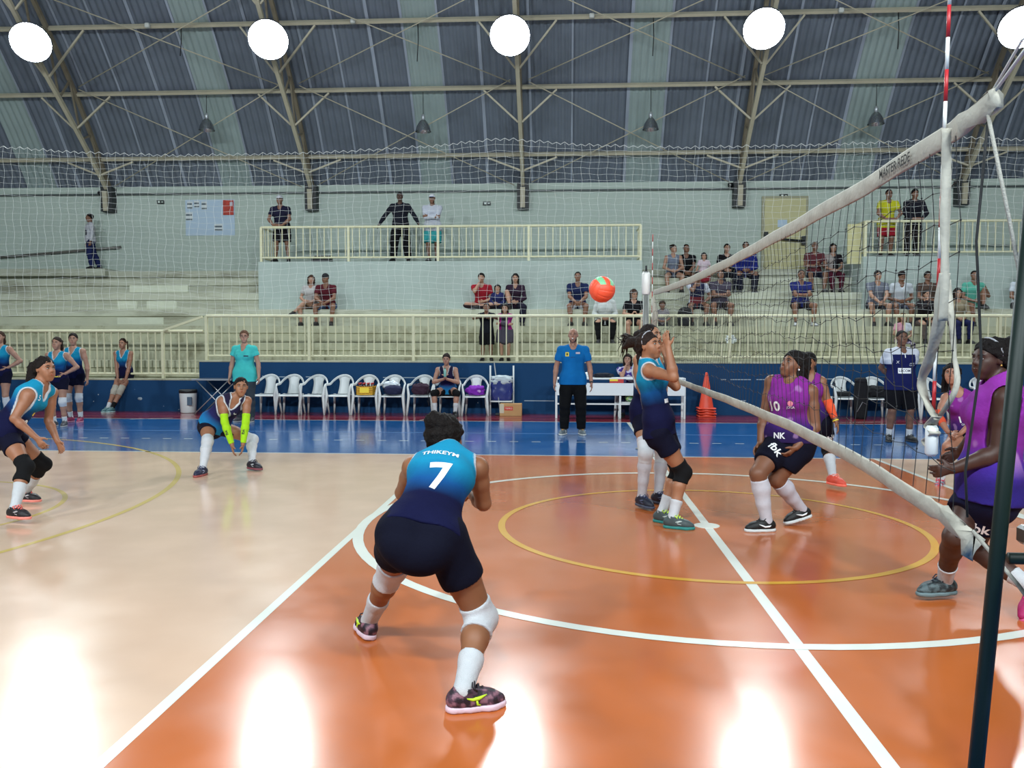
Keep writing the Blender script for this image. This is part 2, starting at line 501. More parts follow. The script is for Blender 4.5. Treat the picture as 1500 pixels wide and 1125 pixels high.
# ---- steel: trusses, purlins, bracing
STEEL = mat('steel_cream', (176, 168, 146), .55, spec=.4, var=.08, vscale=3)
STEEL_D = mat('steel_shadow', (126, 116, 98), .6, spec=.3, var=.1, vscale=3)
RU = 20.13
def arc(y, r): return (y, ZC + math.sqrt(r * r - y * y))
def low_r(y):                     # the lower chord meets the upper one at the wall
    return 19.2 + .85 * max(0, min(1, (abs(y) - 13.6) / 3.4)) ** 1.3
TRX = [-14.40, -8.45, -2.45, 3.50, 9.45]
TRN = ['roof truss at the far left, above the man in the white jacket', 'roof truss above the man in the visor on the left landing',
       'middle roof truss, right above the ball', 'roof truss left of the cream door', 'roof truss at the right, behind the white net tape']
PUR_Y = [16.44, 15.28, 14.05, 12.75, 11.4]
for X, lab in zip(TRX, TRN):
    t = empty('roof_truss', (X, YB, 5.5), 'cream steel ' + lab, 'roof truss', 'roof trusses')
    ys = list(np.linspace(17.0, 9.5, 16))
    w = .11
    MB().path([(X, *arc(y, low_r(y))) for y in ys], w * .62, 4, smooth=False).build('lower_chord', STEEL, t)
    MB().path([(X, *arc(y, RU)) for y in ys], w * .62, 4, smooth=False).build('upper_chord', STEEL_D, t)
    m = MB()
    for i in range(1, 15):
        a = arc(ys[i], low_r(ys[i])) if i % 2 else arc(ys[i], RU)
        b = arc(ys[i + 1], RU) if i % 2 else arc(ys[i + 1], low_r(ys[i + 1]))
        m.obox((X, *a), (X, *b), .045, .045)
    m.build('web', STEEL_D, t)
    for y in PUR_Y[:4]:
        for sx in (-1, 1):
            a = arc(y - .05, low_r(y - .05)); b = arc(y, RU - .03)
            MB().obox((X + sx * .05, *a), (X + sx * .95, *b), .045, .045).build('knee_brace', STEEL, t)
    MB().box((X - .16, YB - .30, 5.28), (X + .16, YB, 5.98)).build('wall_plate', mat('plate_dark', (44, 46, 48), .6), t)
    MB().obox((X, YB - .36, 5.85), (X, YB - .30, 5.30), .13, .1).build('foot', STEEL, t)
for y, lab in zip(PUR_Y[:4], ('lowest cream purlin just above the safety net edge', 'cream purlin carrying the row of unlit pendant lamps', 'cream purlin running just above the row of lit floodlights', 'highest cream purlin under the roof sheets')):
    a = arc(y, RU + .02)
    o = MB().obox((XL, *a), (XR, *a), .07, .12, up=(0, y, a[1] - ZC)).build('purlin', STEEL); tag(o, lab, 'purlin', 'purlins')
for k in range(4):
    xa, xb = TRX[k], TRX[k + 1]
    for (y0, y1, h) in ((16.75, 15.0, 'lower'), (15.0, 13.2, 'upper')):
        p = (lerp(xa, xb, .04), *arc(y0, RU - .12)); q = (lerp(xa, xb, .96), *arc(y1, RU - .12))
        r_ = (lerp(xa, xb, .04), *arc(y1, RU - .16)); s_ = (lerp(xa, xb, .96), *arc(y0, RU - .16))
        t = empty('cross_bracing', p, 'thin %s crossed steel rods under the roof %s' % (h, ('in the leftmost bay', 'in the bay left of the middle truss', 'in the bay right of the middle truss', 'in the bay above the cream door')[k]), 'bracing', 'roof bracing')
        MB().tube(p, q, .014, 6).build('rod', STEEL, t); MB().tube(r_, s_, .014, 6).build('rod', STEEL, t)

# ---- lamps
GLASS_F = emit('lamp_light_far', (239, 251, 255), LAMP_FAR)
GLASS_N = emit('lamp_light_near', (239, 251, 255), LAMP_NEAR)
HOUS = mat('lamp_housing', (90, 92, 96), .4, metal=.8)
LROW = ['lit floodlight at the top left corner', 'lit floodlight on the truss second from left', 'lit floodlight on the middle truss', 'lit floodlight on the truss left of the striped antenna', 'lit floodlight at the right edge beside the net rope']
def floodlight(pos, aim, glass, label):
    pos = V3(*pos); ax = nrm(V3(*aim) - pos)
    t = empty('floodlight', pos, label, 'floodlight', 'flood lamps')
    R = .46
    MB().lathe([(.10, -.40), (.16, -.36), (.20, -.22), (R + .02, -.02), (R + .02, .03), (R, .03), (R, 0)], pos, ax, 28, cap=False).build('housing', HOUS, t)
    MB().lathe([(R - .005, .0), (R * .7, .012), (.001, .016)], pos, ax, 28, cap=False).build('lamp_glass', glass, t)
    MB().lathe([(.10, -.42), (.10, -.40), (.001, -.40)], pos, ax, 16).build('cap', HOUS, t)
    up = pos + V3(0, .45 * (1 if pos[1] > 0 else -1), .28)
    MB().tube(pos - ax * .38, up, .025).build('bracket', HOUS, t)
for k, (px, py) in enumerate(((45, 62), (393, 58), (747, 52), (1119, 42), (1495, 40))):
    p = atY(px, py, 12.9)
    floodlight(p, (p[0] * .75, 1.0, 0), GLASS_F, LROW[k])
for k, X in enumerate(TRX):
    floodlight((X, -11.5, 9.6), (X * .8, 5.0, 0), GLASS_N, 'lit floodlight on the near side of the hall, ' + ('first', 'second', 'third', 'fourth', 'fifth')[k] + ' truss from the left')

REFL = mat('reflector_metal', (150, 155, 158), .25, metal=.9)
DARK = mat('dark_metal', (36, 38, 40), .5, metal=.4)
for k, px in enumerate((303, 620, 953, 1283)):
    p = atY(px, (191, 193, 190, 182)[k], 15.28)
    t = empty('pendant_lamp', p, 'unlit metal bell pendant lamp ' + ('left of the second truss', 'left of the middle truss', 'right of the middle truss', 'above the right landing')[k], 'pendant lamp', 'unlit pendants')
    MB().lathe([(.21, 0), (.20, .03), (.17, .14), (.10, .26), (.06, .30), (.05, .30)], p, n=20, cap=False).build('shade', REFL, t)
    MB().lathe([(.05, .29), (.055, .40), (.02, .46)], p, n=12).build('socket', mat('socket', (190, 195, 198), .3, metal=.6), t)
    MB().sphere((p[0], p[1], p[2] + .13), (.055, .055, .09)).build('bulb', mat('bulb_white', (215, 220, 218), .3), t)
    MB().tube((p[0], p[1], p[2] + .45), (p[0], p[1], arc(15.28, RU)[1] - .06), .008, 6).build('cord', DARK, t)
for k, (px, y0, y1) in enumerate(((265, 36, 82), (612, 30, 90), (957, 24, 82), (1316, 14, 72))):
    a = atY(px, y0, 14.05); b = atY(px - 1, y1, 14.05)
    o = MB().path([(a[0], a[1], arc(14.05, RU)[1]), lerp(a, b, .5) + V3(.02, 0, 0), b], .012, 6).build('hanging_cable', DARK)
    tag(o, 'short black cable dangling with no lamp ' + ('left of the second truss', 'left of the middle truss', 'right of the middle truss', 'left of the striped antenna')[k], 'cable', 'loose cables')
for k, (px, py) in enumerate(((216, 30), (517, 26), (867, 20), (1232, 12))):
    a = V3(atY(px, py, 13.94)[0], 13.93, arc(13.93, RU)[1] - .12)
    o = MB().box(a - .06, a + .06, .02).build('junction_box', mat('box_white', (190, 192, 186), .5)); tag(o, 'small white junction box on the purlin ' + ('in the leftmost bay', 'in the bay left of the middle truss', 'in the bay right of the middle truss', 'in the bay above the cream door')[k], 'junction box', 'junction boxes')

# ---- things on the back wall
p, q = atY(272, 345, 16.97), atY(343, 292, 16.97)
t = empty('notice_board', (lerp(p[0], q[0], .5), 16.99, p[2]), 'pale blue sheet of notices on the back wall', 'notice board')
MB().box((p[0], 16.982, p[2]), (q[0], 16.999, q[2])).build('sheet', mat('sheet_blue', (176, 196, 214), .6), t)
for (a, b, c, d) in ((274, 306, 282, 295), (284, 304, 292, 294), (295, 307, 303, 295), (272, 323, 282, 311), (314, 338, 326, 328)):
    u, v = atY(a, b, 16.97), atY(c, d, 16.97)
    pp = MB().box((u[0], 16.972, u[2]), (v[0], 16.982, v[2])).build('paper', mat('paper', (206, 212, 214), .7), t)
    MB().box((u[0] + .01, 16.968, v[2] - .10), (v[0] - .02, 16.974, v[2] - .05)).build('print', mat('print_grey', (92, 104, 112), .7), pp)
    MB().box((u[0] + .01, 16.968, u[2] + .01), (v[0] - .01, 16.974, u[2] + .05)).build('print', mat('print_grey', (92, 104, 112), .7), pp)
p, q = atY(327, 315, 16.97), atY(342, 293, 16.97)
t = empty('poster', (p[0], 16.97, p[2]), 'small red poster at the corner of the notice sheet', 'poster')
MB().box((p[0], 16.96, p[2]), (q[0], 16.975, q[2])).build('sheet', mat('poster_red', (178, 58, 44), .6, var=.2, vscale=16), t)
MB().box((p[0] + .2, 16.955, q[2] - .16), (q[0] - .02, 16.965, q[2] - .06)).build('print', mat('print_pale', (190, 180, 190), .6), t)
for k, (px, py) in enumerate(((235, 296), (713, 298), (1148, 287))):
    a = atY(px, py, 16.96)
    t = empty('exit_sign', a, 'tiny black and white exit sign ' + ('left of the notices', 'left of the middle truss foot', 'above the cream door')[k], 'sign', 'exit signs')
    MB().box((a[0] - .11, 16.95, a[2] - .05), (a[0] + .11, 17.0, a[2] + .05)).build('plate', mat('sign_black', (28, 36, 34), .5), t)
    MB().box((a[0] - .07, 16.945, a[2] - .025), (a[0] - .01, 16.955, a[2] + .03)).build('pictogram', mat('sign_white', (205, 215, 208), .5), t)
    MB().prism([(a[0] + .03, 0), (a[0] + .08, 0), (a[0] + .08, 1)], 0, .0001) if False else MB().box((a[0] + .03, 16.945, a[2] - .012), (a[0] + .085, 16.955, a[2] + .012)).build('arrow', mat('sign_white', (205, 215, 208), .5), t)
p, q = atY(1118, 400, 16.97), atY(1180, 291, 16.97)
d = struct(MB().box((p[0] - .07, 16.93, p[2] - .1), (q[0] + .07, 17.0, q[2] + .07)).build('door_1', mat('door_frame', (150, 148, 120), .5)))
MB().box((p[0], 16.90, p[2] - .1), (q[0], 16.95, q[2])).build('door_leaf', mat('door_cream', (186, 180, 132), .5, var=.04), d)
hz = atY(1145, 354, 16.9)[2]
MB().tube((p[0] + .02, 16.80, hz + .1), (q[0] - .05, 16.80, hz), .03).box((p[0] - .02, 16.78, hz - .02), (p[0] + .08, 16.9, hz + .26)).box((q[0] - .12, 16.78, hz - .1), (q[0] - .02, 16.9, hz + .14)).build('push_bar', DARK, d)
a, b = atY(1139, 333, 16.9), atY(1153, 322, 16.9)
MB().box((a[0], 16.885, a[2]), (b[0], 16.90, b[2])).build('paper_notice', mat('sheet_blue', (176, 196, 214), .6), d)
o = MB().tube((XL, 16.93, 5.80), (XR, 16.93, 5.80), .025, 6).build('conduit', mat('conduit_grey', (92, 98, 98), .6)); tag(o, 'thin grey conduit along the top of the back wall', 'conduit')
a, b = atY(-30, 379.5, 16.9), atY(177, 362, 16.9)
t = empty('handrail', a, 'dark sloping handrail on the back wall at the left', 'handrail')
MB().tube(a, b, .035, 8).build('rail', mat('rail_brown', (92, 90, 84), .6), t)
for f_ in (.1, .5, .95):
    c = lerp(a, b, f_); MB().tube(c, (c[0], 17.0, c[2] - .03), .015, 6).build('bracket', DARK, t)
for k, (px, py) in enumerate(((147, 283), (1070, 271))):
    a = atY(px, py, 16.8)
    t = empty('security_camera', a, 'small round security camera by the ' + ('leftmost truss foot', 'truss foot left of the cream door')[k], 'camera', 'security cameras')
    MB().sphere(a, .08).build('dome', mat('dome_black', (24, 26, 28), .2), t); MB().tube(a, (a[0], 17.0, a[2] + .03), .03).build('arm', mat('box_white', (190, 192, 186), .5), t)
a, b = atY(1242, 381, 14.9), atY(1263, 331, 14.9)
o = MB().box((5.86, 14.95, 3.55), (6.2, 15.0, 4.55)).build('gate_panel', mat('door_cream', (186, 180, 132), .5)); tag(o, 'cream sheet panel at the left end of the right landing', 'panel')

# ---- railings
CREAM = mat('rail_cream', (206, 202, 168), .5, spec=.4, var=.06, vscale=4)
def railing(label, pts, z0, ht, posts, pitch, low=.11):
    """pts: run of (x, y, dz); bars upright between a top and a bottom rail"""
    P = [V3(x, y, z0 + dz) for x, y, dz in pts]
    t = empty('railing', P[0], label, 'railing', 'cream railings')
    MB().path([p + V3(0, 0, ht) for p in P], .032, 6, smooth=False).build('top_rail', CREAM, t)
    MB().path([p + V3(0, 0, low) for p in P], .024, 6, smooth=False).build('bottom_rail', CREAM, t)
    for i in range(len(P) - 1):
        a, b = P[i], P[i + 1]; L = np.linalg.norm(b - a); n = max(1, round(L / pitch))
        for k in range(1, n):
            c = lerp(a, b, k / n); MB().box(c + V3(-.011, -.011, low), c + V3(.011, .011, ht)).build('baluster', CREAM, t)
    for (x, y, dz) in posts:
        MB().box((x - .03, y - .03, z0 + dz), (x + .03, y + .03, z0 + dz + ht)).build('post', CREAM, t)
yr = YW + .07
PX_ = [-9.27, -6.93, -4.59, -2.30, -.04, 2.30, 4.62, 7.93, 10.2]
railing('cream railing along the front of the stand behind the white chairs', [(-9.27, yr, 0), (2.30, yr, 0)], 1.14, 1.0, [(x, yr, 0) for x in PX_[:6]], .172)
railing('cream railing along the front of the stand at the right of the net', [(2.34, yr, 0), (13.4, yr, 0)], 1.14, 1.0, [(x, yr, 0) for x in PX_[6:]], .172)
railing('cream railing on the low ledge at the far left, rising at its right end', [(-20.0, yr, 0), (-10.28, yr, 0), (-9.35, yr, .0)], .73, 1.07, [(-10.28, yr, 0), (-12.9, yr, 0), (-15.3, yr, 0), (-17.6, yr, 0)], .172)
o = MB().obox((-10.22, yr - .08, 1.82), (-9.33, yr - .08, 2.12), .05, .05).build('sloping_rail', CREAM); tag(o, 'short sloping cream rail joining the low and high railings', 'rail')
m = MB()
railing('cream railing on the front of the left landing', [(-9.22, 15.9, 0), (-9.22, YP + .08, 0), (.66, YP + .08, 0), (.66, 15.9, 0)], 3.65, .90, [(-9.22, YP + .08, 0), (-4.55, YP + .08, 0), (-6.9, YP + .08, 0), (-2.2, YP + .08, 0), (.66, YP + .08, 0)], .186)
railing('cream railing on the front of the right landing', [(6.26, 15.9, 0), (6.26, YP + .08, 0), (15, YP + .08, 0)], 3.72, .88, [(6.26, YP + .08, 0), (9.0, YP + .08, 0)], .186)

# ---- safety net hung in front of the stand
def safety_net():
    CWN = mat('net_white', (214, 216, 210), .8)
    Y = YW - .12
    tops = [(-40, 211), (0, 214), (100, 221), (250, 226), (380, 224), (500, 221), (640, 212), (735, 201), (850, 210), (1000, 215), (1150, 212), (1280, 207), (1420, 199), (1560, 207)]
    T = [(atY(x, y, Y)[0], atY(x, y, Y)[2]) for x, y in tops]
    X0, X1, zb = -17.6, 11.0, 2.2
    zt = lambda x: float(np.interp(x, [a for a, _ in T], [b for _, b in T]))
    nx, nz = 156, 28
    def pt(i, j):
        x = lerp(X0, X1, i / nx); t = j / nz; z = lerp(zb, zt(x), t)
        x += .02 * math.sin(j * 1.3 + i * .4) ; z += .035 * math.sin(x * 1.1 + 1.3) * (1 - t) * 2 + .012 * math.sin(i * 2.1 + j)
        return V3(x, Y + .03 * math.sin(x * .8 + t * 3), z)
    G = [[pt(i, j) for j in range(nz + 1)] for i in range(nx + 1)]
    t = empty('safety_net', (-3, Y, zb), 'wide white string net hanging in front of the stand', 'net')
    m = MB()
    for i in range(nx + 1): m.path(G[i], .0024, 3, cap=False, smooth=False)
    for j in range(nz): m.path([G[i][j] for i in range(nx + 1)], .0024, 3, cap=False, smooth=False)
    m.build('mesh', CWN, t)
    m = MB(); e = []
    for i in range(nx):
        a, b = G[i][nz], G[i + 1][nz]; e += [a, lerp(a, b, .5) + V3(0, 0, -.05)]
    m.path(e, .006, 4, cap=False, smooth=False).build('edge_cord', CWN, t)
safety_net()

# ================================================================== VOLLEYBALL NET
TAPE = mat('net_tape', (164, 160, 148), .75, var=.12, vscale=9, bump=.4, bscale=30)
CORD = mat('net_cord', (22, 24, 26), .8)
ROPE = mat('rope_grey', (150, 148, 140), .8, bump=.5, bscale=120)
net = empty('volleyball_net', (0, 0, 1.1), 'black volleyball net with white top tape across the court', 'volleyball net')
TU = [(4.75, 2.315), (3.0, 2.27), (1.0, 2.235), (-.96, 2.232), (-2.78, 2.255), (-3.84, 2.272), (-4.55, 2.30), (-4.80, 2.32), (-4.92, 2.335)]
BU = [(4.70, 1.235), (3.2, 1.20), (1.66, 1.19), (-1.25, 1.185), (-2.61, 1.17), (-3.38, 1.15), (-4.09, 1.115), (-4.48, 1.08), (-4.67, 1.065), (-4.80, 1.04), (-4.86, 1.02)]
fi = lambda T, y: float(np.interp(y, [a for a, _ in T[::-1]], [b for _, b in T[::-1]]))
def band(name, T, w, thick, y0, y1, n, wob=.004, crumple=0.0):
    v = []; f = []; ring = 8
    for i in range(n + 1):
        y = lerp(y0, y1, i / n); zt = fi(T, y)
        c = crumple * max(0, 1 - abs(y - y1) / .35)
        for k in range(ring):
            a = 2 * math.pi * k / ring
            ca_ = math.copysign(abs(math.cos(a)) ** .5, math.cos(a)); sa_ = math.copysign(abs(math.sin(a)) ** .6, math.sin(a))
            x = ca_ * (thick * (1 + .5 * math.sin(y * 23 + k)) + c * .5 * (math.sin(y * 57 + k * 1.7) + .4)) + wob * math.sin(y * 6.3)
            z = zt - w / 2 + sa_ * w / 2 * (1 + c * 3 * math.sin(y * 71)) + c * .4 * math.sin(y * 43 + k)
            v.append((x, y, z))
    for i in range(n):
        for k in range(ring):
            f.append((i * ring + k, i * ring + (k + 1) % ring, (i + 1) * ring + (k + 1) % ring, (i + 1) * ring + k))
    f.append(tuple(range(ring - 1, -1, -1))); f.append(tuple(n * ring + k for k in range(ring)))
    return MB().add(v, f, True).build(name, TAPE, net)
tp = band('top_tape', TU, .075, .0045, 4.75, -4.92, 160, crumple=.03)
band('bottom_tape', BU, .062, .007, 4.70, -4.86, 160, crumple=.05)
text_on('print', 'MASTER REDE', .048, (-.0135, -4.20, fi(TU, -4.20) - .04), (0, -1, .035), (0, 0, 1), mat('print_black', (40, 38, 36), .8), tp, bold=.001)
m = MB()
ys = np.arange(4.70, -4.80, -.1); rows = 9
def npt(y, j):
    zt = fi(TU, y) - .07; zb = fi(BU, y)
    t = j / rows; z = lerp(zt, zb, t)
    k = (y + 4.8) / 9.5
    z += math.sin(t * math.pi) * (.03 * math.sin(y * 1.7 + j) + .012 * math.sin(y * 9 + j * 2))
    return V3(.012 * math.sin(y * 3 + j * 1.1), y + .012 * math.sin(j * 1.9 + y * 5) * math.sin(t * math.pi), z)
for y in ys: m.path([npt(y, j) for j in range(rows + 1)], .0015, 4, cap=False, smooth=False)
for j in range(1, rows): m.path([npt(y, j) + V3(0, 0, -.012 * (i % 2)) for i, y in enumerate(ys)], .0014, 4, cap=False, smooth=False)
for y in ys[::1]:
    for j in range(1, rows): m.sphere(npt(y, j), .0036, 5, 4)
m.build('mesh', CORD, net)
m = MB()
m.path([(0.01, -4.86, 2.26), (0.0, -4.83, 1.9), (.01, -4.86, 1.55), (0, -4.80, 1.2), (0.01, -4.80, 1.06)], .004, 6)
m.build('end_cord', CORD, net)
# white side band that has come loose, and the rope ends
def ribbon(pts, w, name, th=.006, twist=0.0):
    P = [V3(*p) for p in pts]; Q = []
    for i in range(len(P) - 1):
        p0, p1, p2, p3 = P[max(i - 1, 0)], P[i], P[i + 1], P[min(i + 2, len(P) - 1)]
        for t in np.linspace(0, 1, 6, endpoint=False):
            Q.append(.5 * ((2 * p1) + (-p0 + p2) * t + (2 * p0 - 5 * p1 + 4 * p2 - p3) * t * t + (-p0 + 3 * p1 - 3 * p2 + p3) * t ** 3))
    Q.append(P[-1]); v = []; f = []
    for i, p in enumerate(Q):
        a = twist * i / len(Q) + .25 * math.sin(i * .9); ww = (w if not hasattr(w, '__len__') else float(np.interp(i / len(Q), np.linspace(0, 1, len(w)), w)))
        d = V3(math.cos(a), math.sin(a) * .7, 0); nn = V3(-math.sin(a), math.cos(a), 0)
        for (s_, t_) in ((-1, -1), (1, -1), (1, 1), (-1, 1)):
            v.append(p + d * s_ * ww / 2 + nn * t_ * th / 2)
    for i in range(len(Q) - 1):
        for k in range(4): f.append((4 * i + k, 4 * i + (k + 1) % 4, 4 * i + 4 + (k + 1) % 4, 4 * i + 4 + k))
    f += [(3, 2, 1, 0), tuple(4 * (len(Q) - 1) + k for k in range(4))]
    return MB().add(v, f, True).build(name, TAPE, net)
yz = lambda px, py, X=-.035: tuple(atX(px, py, X))
ribbon([yz(1386, 188), yz(1386, 260), yz(1384, 330), yz(1384, 400), yz(1381, 470)], [0.0304, 0.029, 0.033, 0.0238, 0.0264, 0.033], 'side_band')
ribbon([yz(1384, 400), yz(1379, 440), yz(1374, 480), yz(1360, 530), yz(1350, 560), yz(1358, 590), yz(1372, 615)], [0.033, 0.0429, 0.0396, 0.0363, 0.033, 0.0264, 0.0198], 'side_band', twist=.5)
ribbon([yz(1388, 410, .02), yz(1394, 470, .02), yz(1398, 520, .02), yz(1402, 560, .02), yz(1390, 590, .0), yz(1374, 612, 0)], [0.0198, 0.0198, 0.0132, 0.0198, 0.0185, 0.0198], 'side_band', twist=-.4)
ribbon([yz(1372, 610), yz(1362, 625), yz(1370, 635), yz(1358, 645), yz(1362, 655)], [0.033, 0.0396, 0.033, 0.0363, 0.0297], 'side_band')
MB().lathe([(.012, 0), (.02, .01), (.02, .09), (.014, .10)], yz(1364, 668)).build('band_end', mat('net_white2', (210, 212, 210), .8), net)
MB().path([(0, -4.86, 1.03), (.04, -5.05, .92), (.14, -5.42, .62)], .006, 6).build('tie_rope', ROPE, net)
MB().path([(0, -4.90, 2.31), (.02, -5.05, 2.40), (.06, -5.42, 2.40)], .005, 6).path([(0, -4.90, 2.32), (.01, -5.04, 2.42), (.05, -5.42, 2.44)], .004, 6).build('tie_rope', mat('rope_white', (205, 205, 200), .8), net)
MB().path([(0, -4.88, 2.26), (.06, -4.90, 1.95), (.12, -4.92, 1.62), (.16, -4.95, 1.30)], .0055, 6).build('tie_rope', ROPE, net)
MB().path([(0, 4.75, 2.28), (0, 5.27, 2.32)], .006, 6).path([(0, 4.70, 1.2), (0, 5.27, 1.2)], .005, 6).build('tie_rope', ROPE, net)
MB().path([(-.01, 4.72, 2.22), (.02, 4.74, 1.95), (-.01, 4.72, 1.7)], [.02, .045, .03], 8).build('side_band', TAPE, net)

# antennas
ARED, AWHT = mat('antenna_red', (176, 34, 40), .4), mat('antenna_white', (226, 226, 222), .4)
def antenna(y, z0, n, label, lean=0.0):
    t = empty('antenna', (-.02, y, z0), label, 'antenna', 'net antennas')
    for k in range(n):
        a, b = z0 + k * .1, z0 + (k + 1) * .1
        MB().tube((-.012, y + lean * (a - z0), a), (-.012, y + lean * (b - z0), b), .006, 10).build('red_segment' if k % 2 else 'white_segment', ARED if k % 2 else AWHT, t)
    MB().tube((-.012, y, z0 - .05), (-.012, y, z0), .009, 10).build('tip', CORD, t)
antenna(-4.585, 1.27, 18, 'red and white striped antenna on the near end of the net', -.03)
antenna(4.88, 1.30, 18, 'red and white striped antenna on the far end of the net')
# posts
PGREY = mat('post_grey', (128, 130, 126), .45, metal=.3)
for y, lab in ((5.32, 'grey net post with white padded top at the far end of the net'), (-5.62, 'grey net post at the near end of the net beside the umpire stand')):
    t = empty('net_post', (-.06, y, 0), lab, 'net post', 'net posts')
    MB().tube((-.06, y, 0), (-.06, y, 2.62), .045, 14).build('pole', PGREY, t)
    MB().lathe([(.05, 2.28), (.062, 2.29), (.062, 2.58), (.05, 2.60)], (-.06, y, 0), n=16).build('pad', AWHT, t)
    MB().tube((-.06, y, 2.6), (-.06, y, 2.70), .015).build('hook', DARK, t)
    MB().lathe([(.13, .0), (.13, .012), (.06, .03)], (-.06, y, 0), n=18).build('base_plate', PGREY, t)

# umpire stand at the right edge
DG = mat('stand_green', (12, 28, 24), .5, spec=.3)
t = empty('umpire_stand', (.3, -5.2, 0), 'dark green metal umpire stand leaning up at the right edge', 'umpire stand')
A = atY(1432, 1100, -5.15); B = atY(1486, 560, -5.15); dz = (B - A) / (B[2] - A[2])
f0, f1 = A - dz * A[2], A + dz * (2.15 - A[2])
for (x_, y_) in ((0, 0), (0, -.30)):
    MB().tube(f0 + V3(x_, y_, 0), f1 + V3(x_, y_ * .8, 0), .0205, 12).build('leg', DG, t)
g0, g1 = f0 + V3(.95, 0, 0), f1 + V3(.55, 0, 0)
for (x_, y_) in ((0, 0), (0, -.30)):
    MB().tube(g0 + V3(x_, y_, 0), g1 + V3(x_, y_ * .8, 0), .0205, 12).build('leg', DG, t)
BL = mat('step_black', (20, 22, 22), .35)
for z in (1.09,):
    c = f0 + dz * z
    if z > 1: MB().box((c[0] + .05, c[1] - .30, z - .03), (c[0] + .85, c[1] + .02, z + .02), .008).build('platform', BL, t)
    else: MB().box((c[0] + .02, c[1] - .54, z - .015), (c[0] + .14, c[1] - .01, z + .015)).build('step', BL, t)
c = f0 + dz * 1.02
MB().tube(c + V3(.03, .0, 0), c + V3(.80, .0, 0), .016).build('cross_bar', DG, t)
MB().tube(f1, g1, .016).build('top_bar', DG, t)

# ================================================================== BENCH SIDE FURNITURE
WPL = mat('white_plastic', (204, 208, 208), .35, spec=.5)
def make_chair(loc, rz, label):
    t = empty('plastic_chair', (0, 0, 0), label, 'chair', 'white plastic armchairs')
    # seat, slightly dished, front toward -y
    v = []; f = []; nx, ny = 8, 8
    for s_ in (0, 1):
        for i in range(nx + 1):
            for j in range(ny + 1):
                u = i / nx * 2 - 1; w = j / ny * 2 - 1
                wd = .235 - .035 * (w + 1) / 2
                z = .425 - .02 * (1 - u * u) * (1 - w * w) - (.025 if w < -.8 else 0) - s_ * .012
                v.append((u * wd, w * .22, z))
    n1 = (nx + 1) * (ny + 1)
    for i in range(nx):
        for j in range(ny):
            a = i * (ny + 1) + j; q = (a, a + ny + 1, a + ny + 2, a + 1)
            f.append(q); f.append(tuple(n1 + k for k in q[::-1]))
    rim = [i * (ny + 1) for i in range(nx + 1)] + [nx * (ny + 1) + j for j in range(1, ny + 1)] + [i * (ny + 1) + ny for i in range(nx - 1, -1, -1)] + [j for j in range(ny - 1, 0, -1)]
    for k in range(len(rim)): a, b = rim[k], rim[(k + 1) % len(rim)]; f.append((b, a, n1 + a, n1 + b))
    MB().add(v, f, True).build('seat', WPL, t, False)
    # backrest panel, tapered up to a round arch
    v = []; f = []; n = 12
    for s_ in (0, 1):
        for j in range(n + 1):
            h = j / n; z = .43 + .40 * h; y = .20 + .10 * h + s_ * .012
            hw = .135 - .03 * math.sin(h * math.pi * .9) + .0 * h
            if h > .72: hw = lerp(hw, .19, (h - .72) / .28) * (math.sqrt(max(0.0, 1 - ((h - .72) / .285) ** 2)) * .75 + .25)
            for i in range(5):
                u = i / 4 * 2 - 1; v.append((u * hw, y + .03 * (1 - u * u) * .6, z))
    n1 = (n + 1) * 5
    for j in range(n):
        for i in range(4):
            q = (j * 5 + i, j * 5 + i + 1, j * 5 + i + 6, j * 5 + i + 5); f.append(q); f.append(tuple(n1 + k for k in q[::-1]))
    for j in range(n):
        for i in (0, 4): a = j * 5 + i; f.append((a, a + 5, n1 + a + 5, n1 + a))
    for i in range(4): a = n * 5 + i; f.append((a, a + 1, n1 + a + 1, n1 + a))
    MB().add(v, f, True).build('backrest', WPL, t, False)
    # one hoop: arm - arch - arm
    hoop = []
    for k in range(25):
        a = math.pi * k / 24
        x = .275 * math.cos(a); q = math.sin(a)
        hoop.append((x, -.15 + .455 * q ** .7, .655 + .185 * max(0, q - .35) / .65))
    m = MB(); m.path(hoop, .017, 8); m.path([(p[0] * .985, p[1], p[2] - .022) for p in hoop], .014, 8); m.build('hoop_armrest', WPL, t, False)
    for sx in (-1, 1):
        m = MB(); m.path([(sx * .275, -.15, .655), (sx * .272, -.205, .60), (sx * .245, -.215, .42), (sx * .262, -.24, .2), (sx * .28, -.255, .0)], [.016, .022, .034, .028, .022], 6); m.build('leg', WPL, t, False)
        m = MB(); m.path([(sx * .20, .19, .43), (sx * .215, .22, .2), (sx * .235, .26, 0)], [.03, .026, .02], 6); m.build('leg', WPL, t, False)
    t.location = loc; t.rotation_euler = (0, 0, rz)
    return t
CH = [(391, 'white plastic armchair, leftmost, beside the coach in turquoise'), (426, 'white empty plastic armchair, second from the coach'), (462, 'white empty plastic armchair, third from the coach'), (499, 'white empty plastic armchair left of the yellow crate'),
      (537, 'white plastic armchair holding the yellow crate'), (576, 'white plastic armchair holding the navy bag with a plastic bag'), (618, 'white plastic armchair holding the dark sports bag'), (657, 'white plastic armchair with a seated player on it'), (697, 'white plastic armchair holding the purple bag')]
CHR = [(1238, 'white plastic armchair right of the purple players with a black case beside it'), (1281, 'white plastic armchair holding a black bag'), (1322, 'white plastic armchair behind the man in the navy and white polo'), (1362, 'white plastic armchair right of the man in the polo'), (1441, 'white plastic armchair behind the running player at the right')]
YC = 10.93
c0 = None; CHX = {}
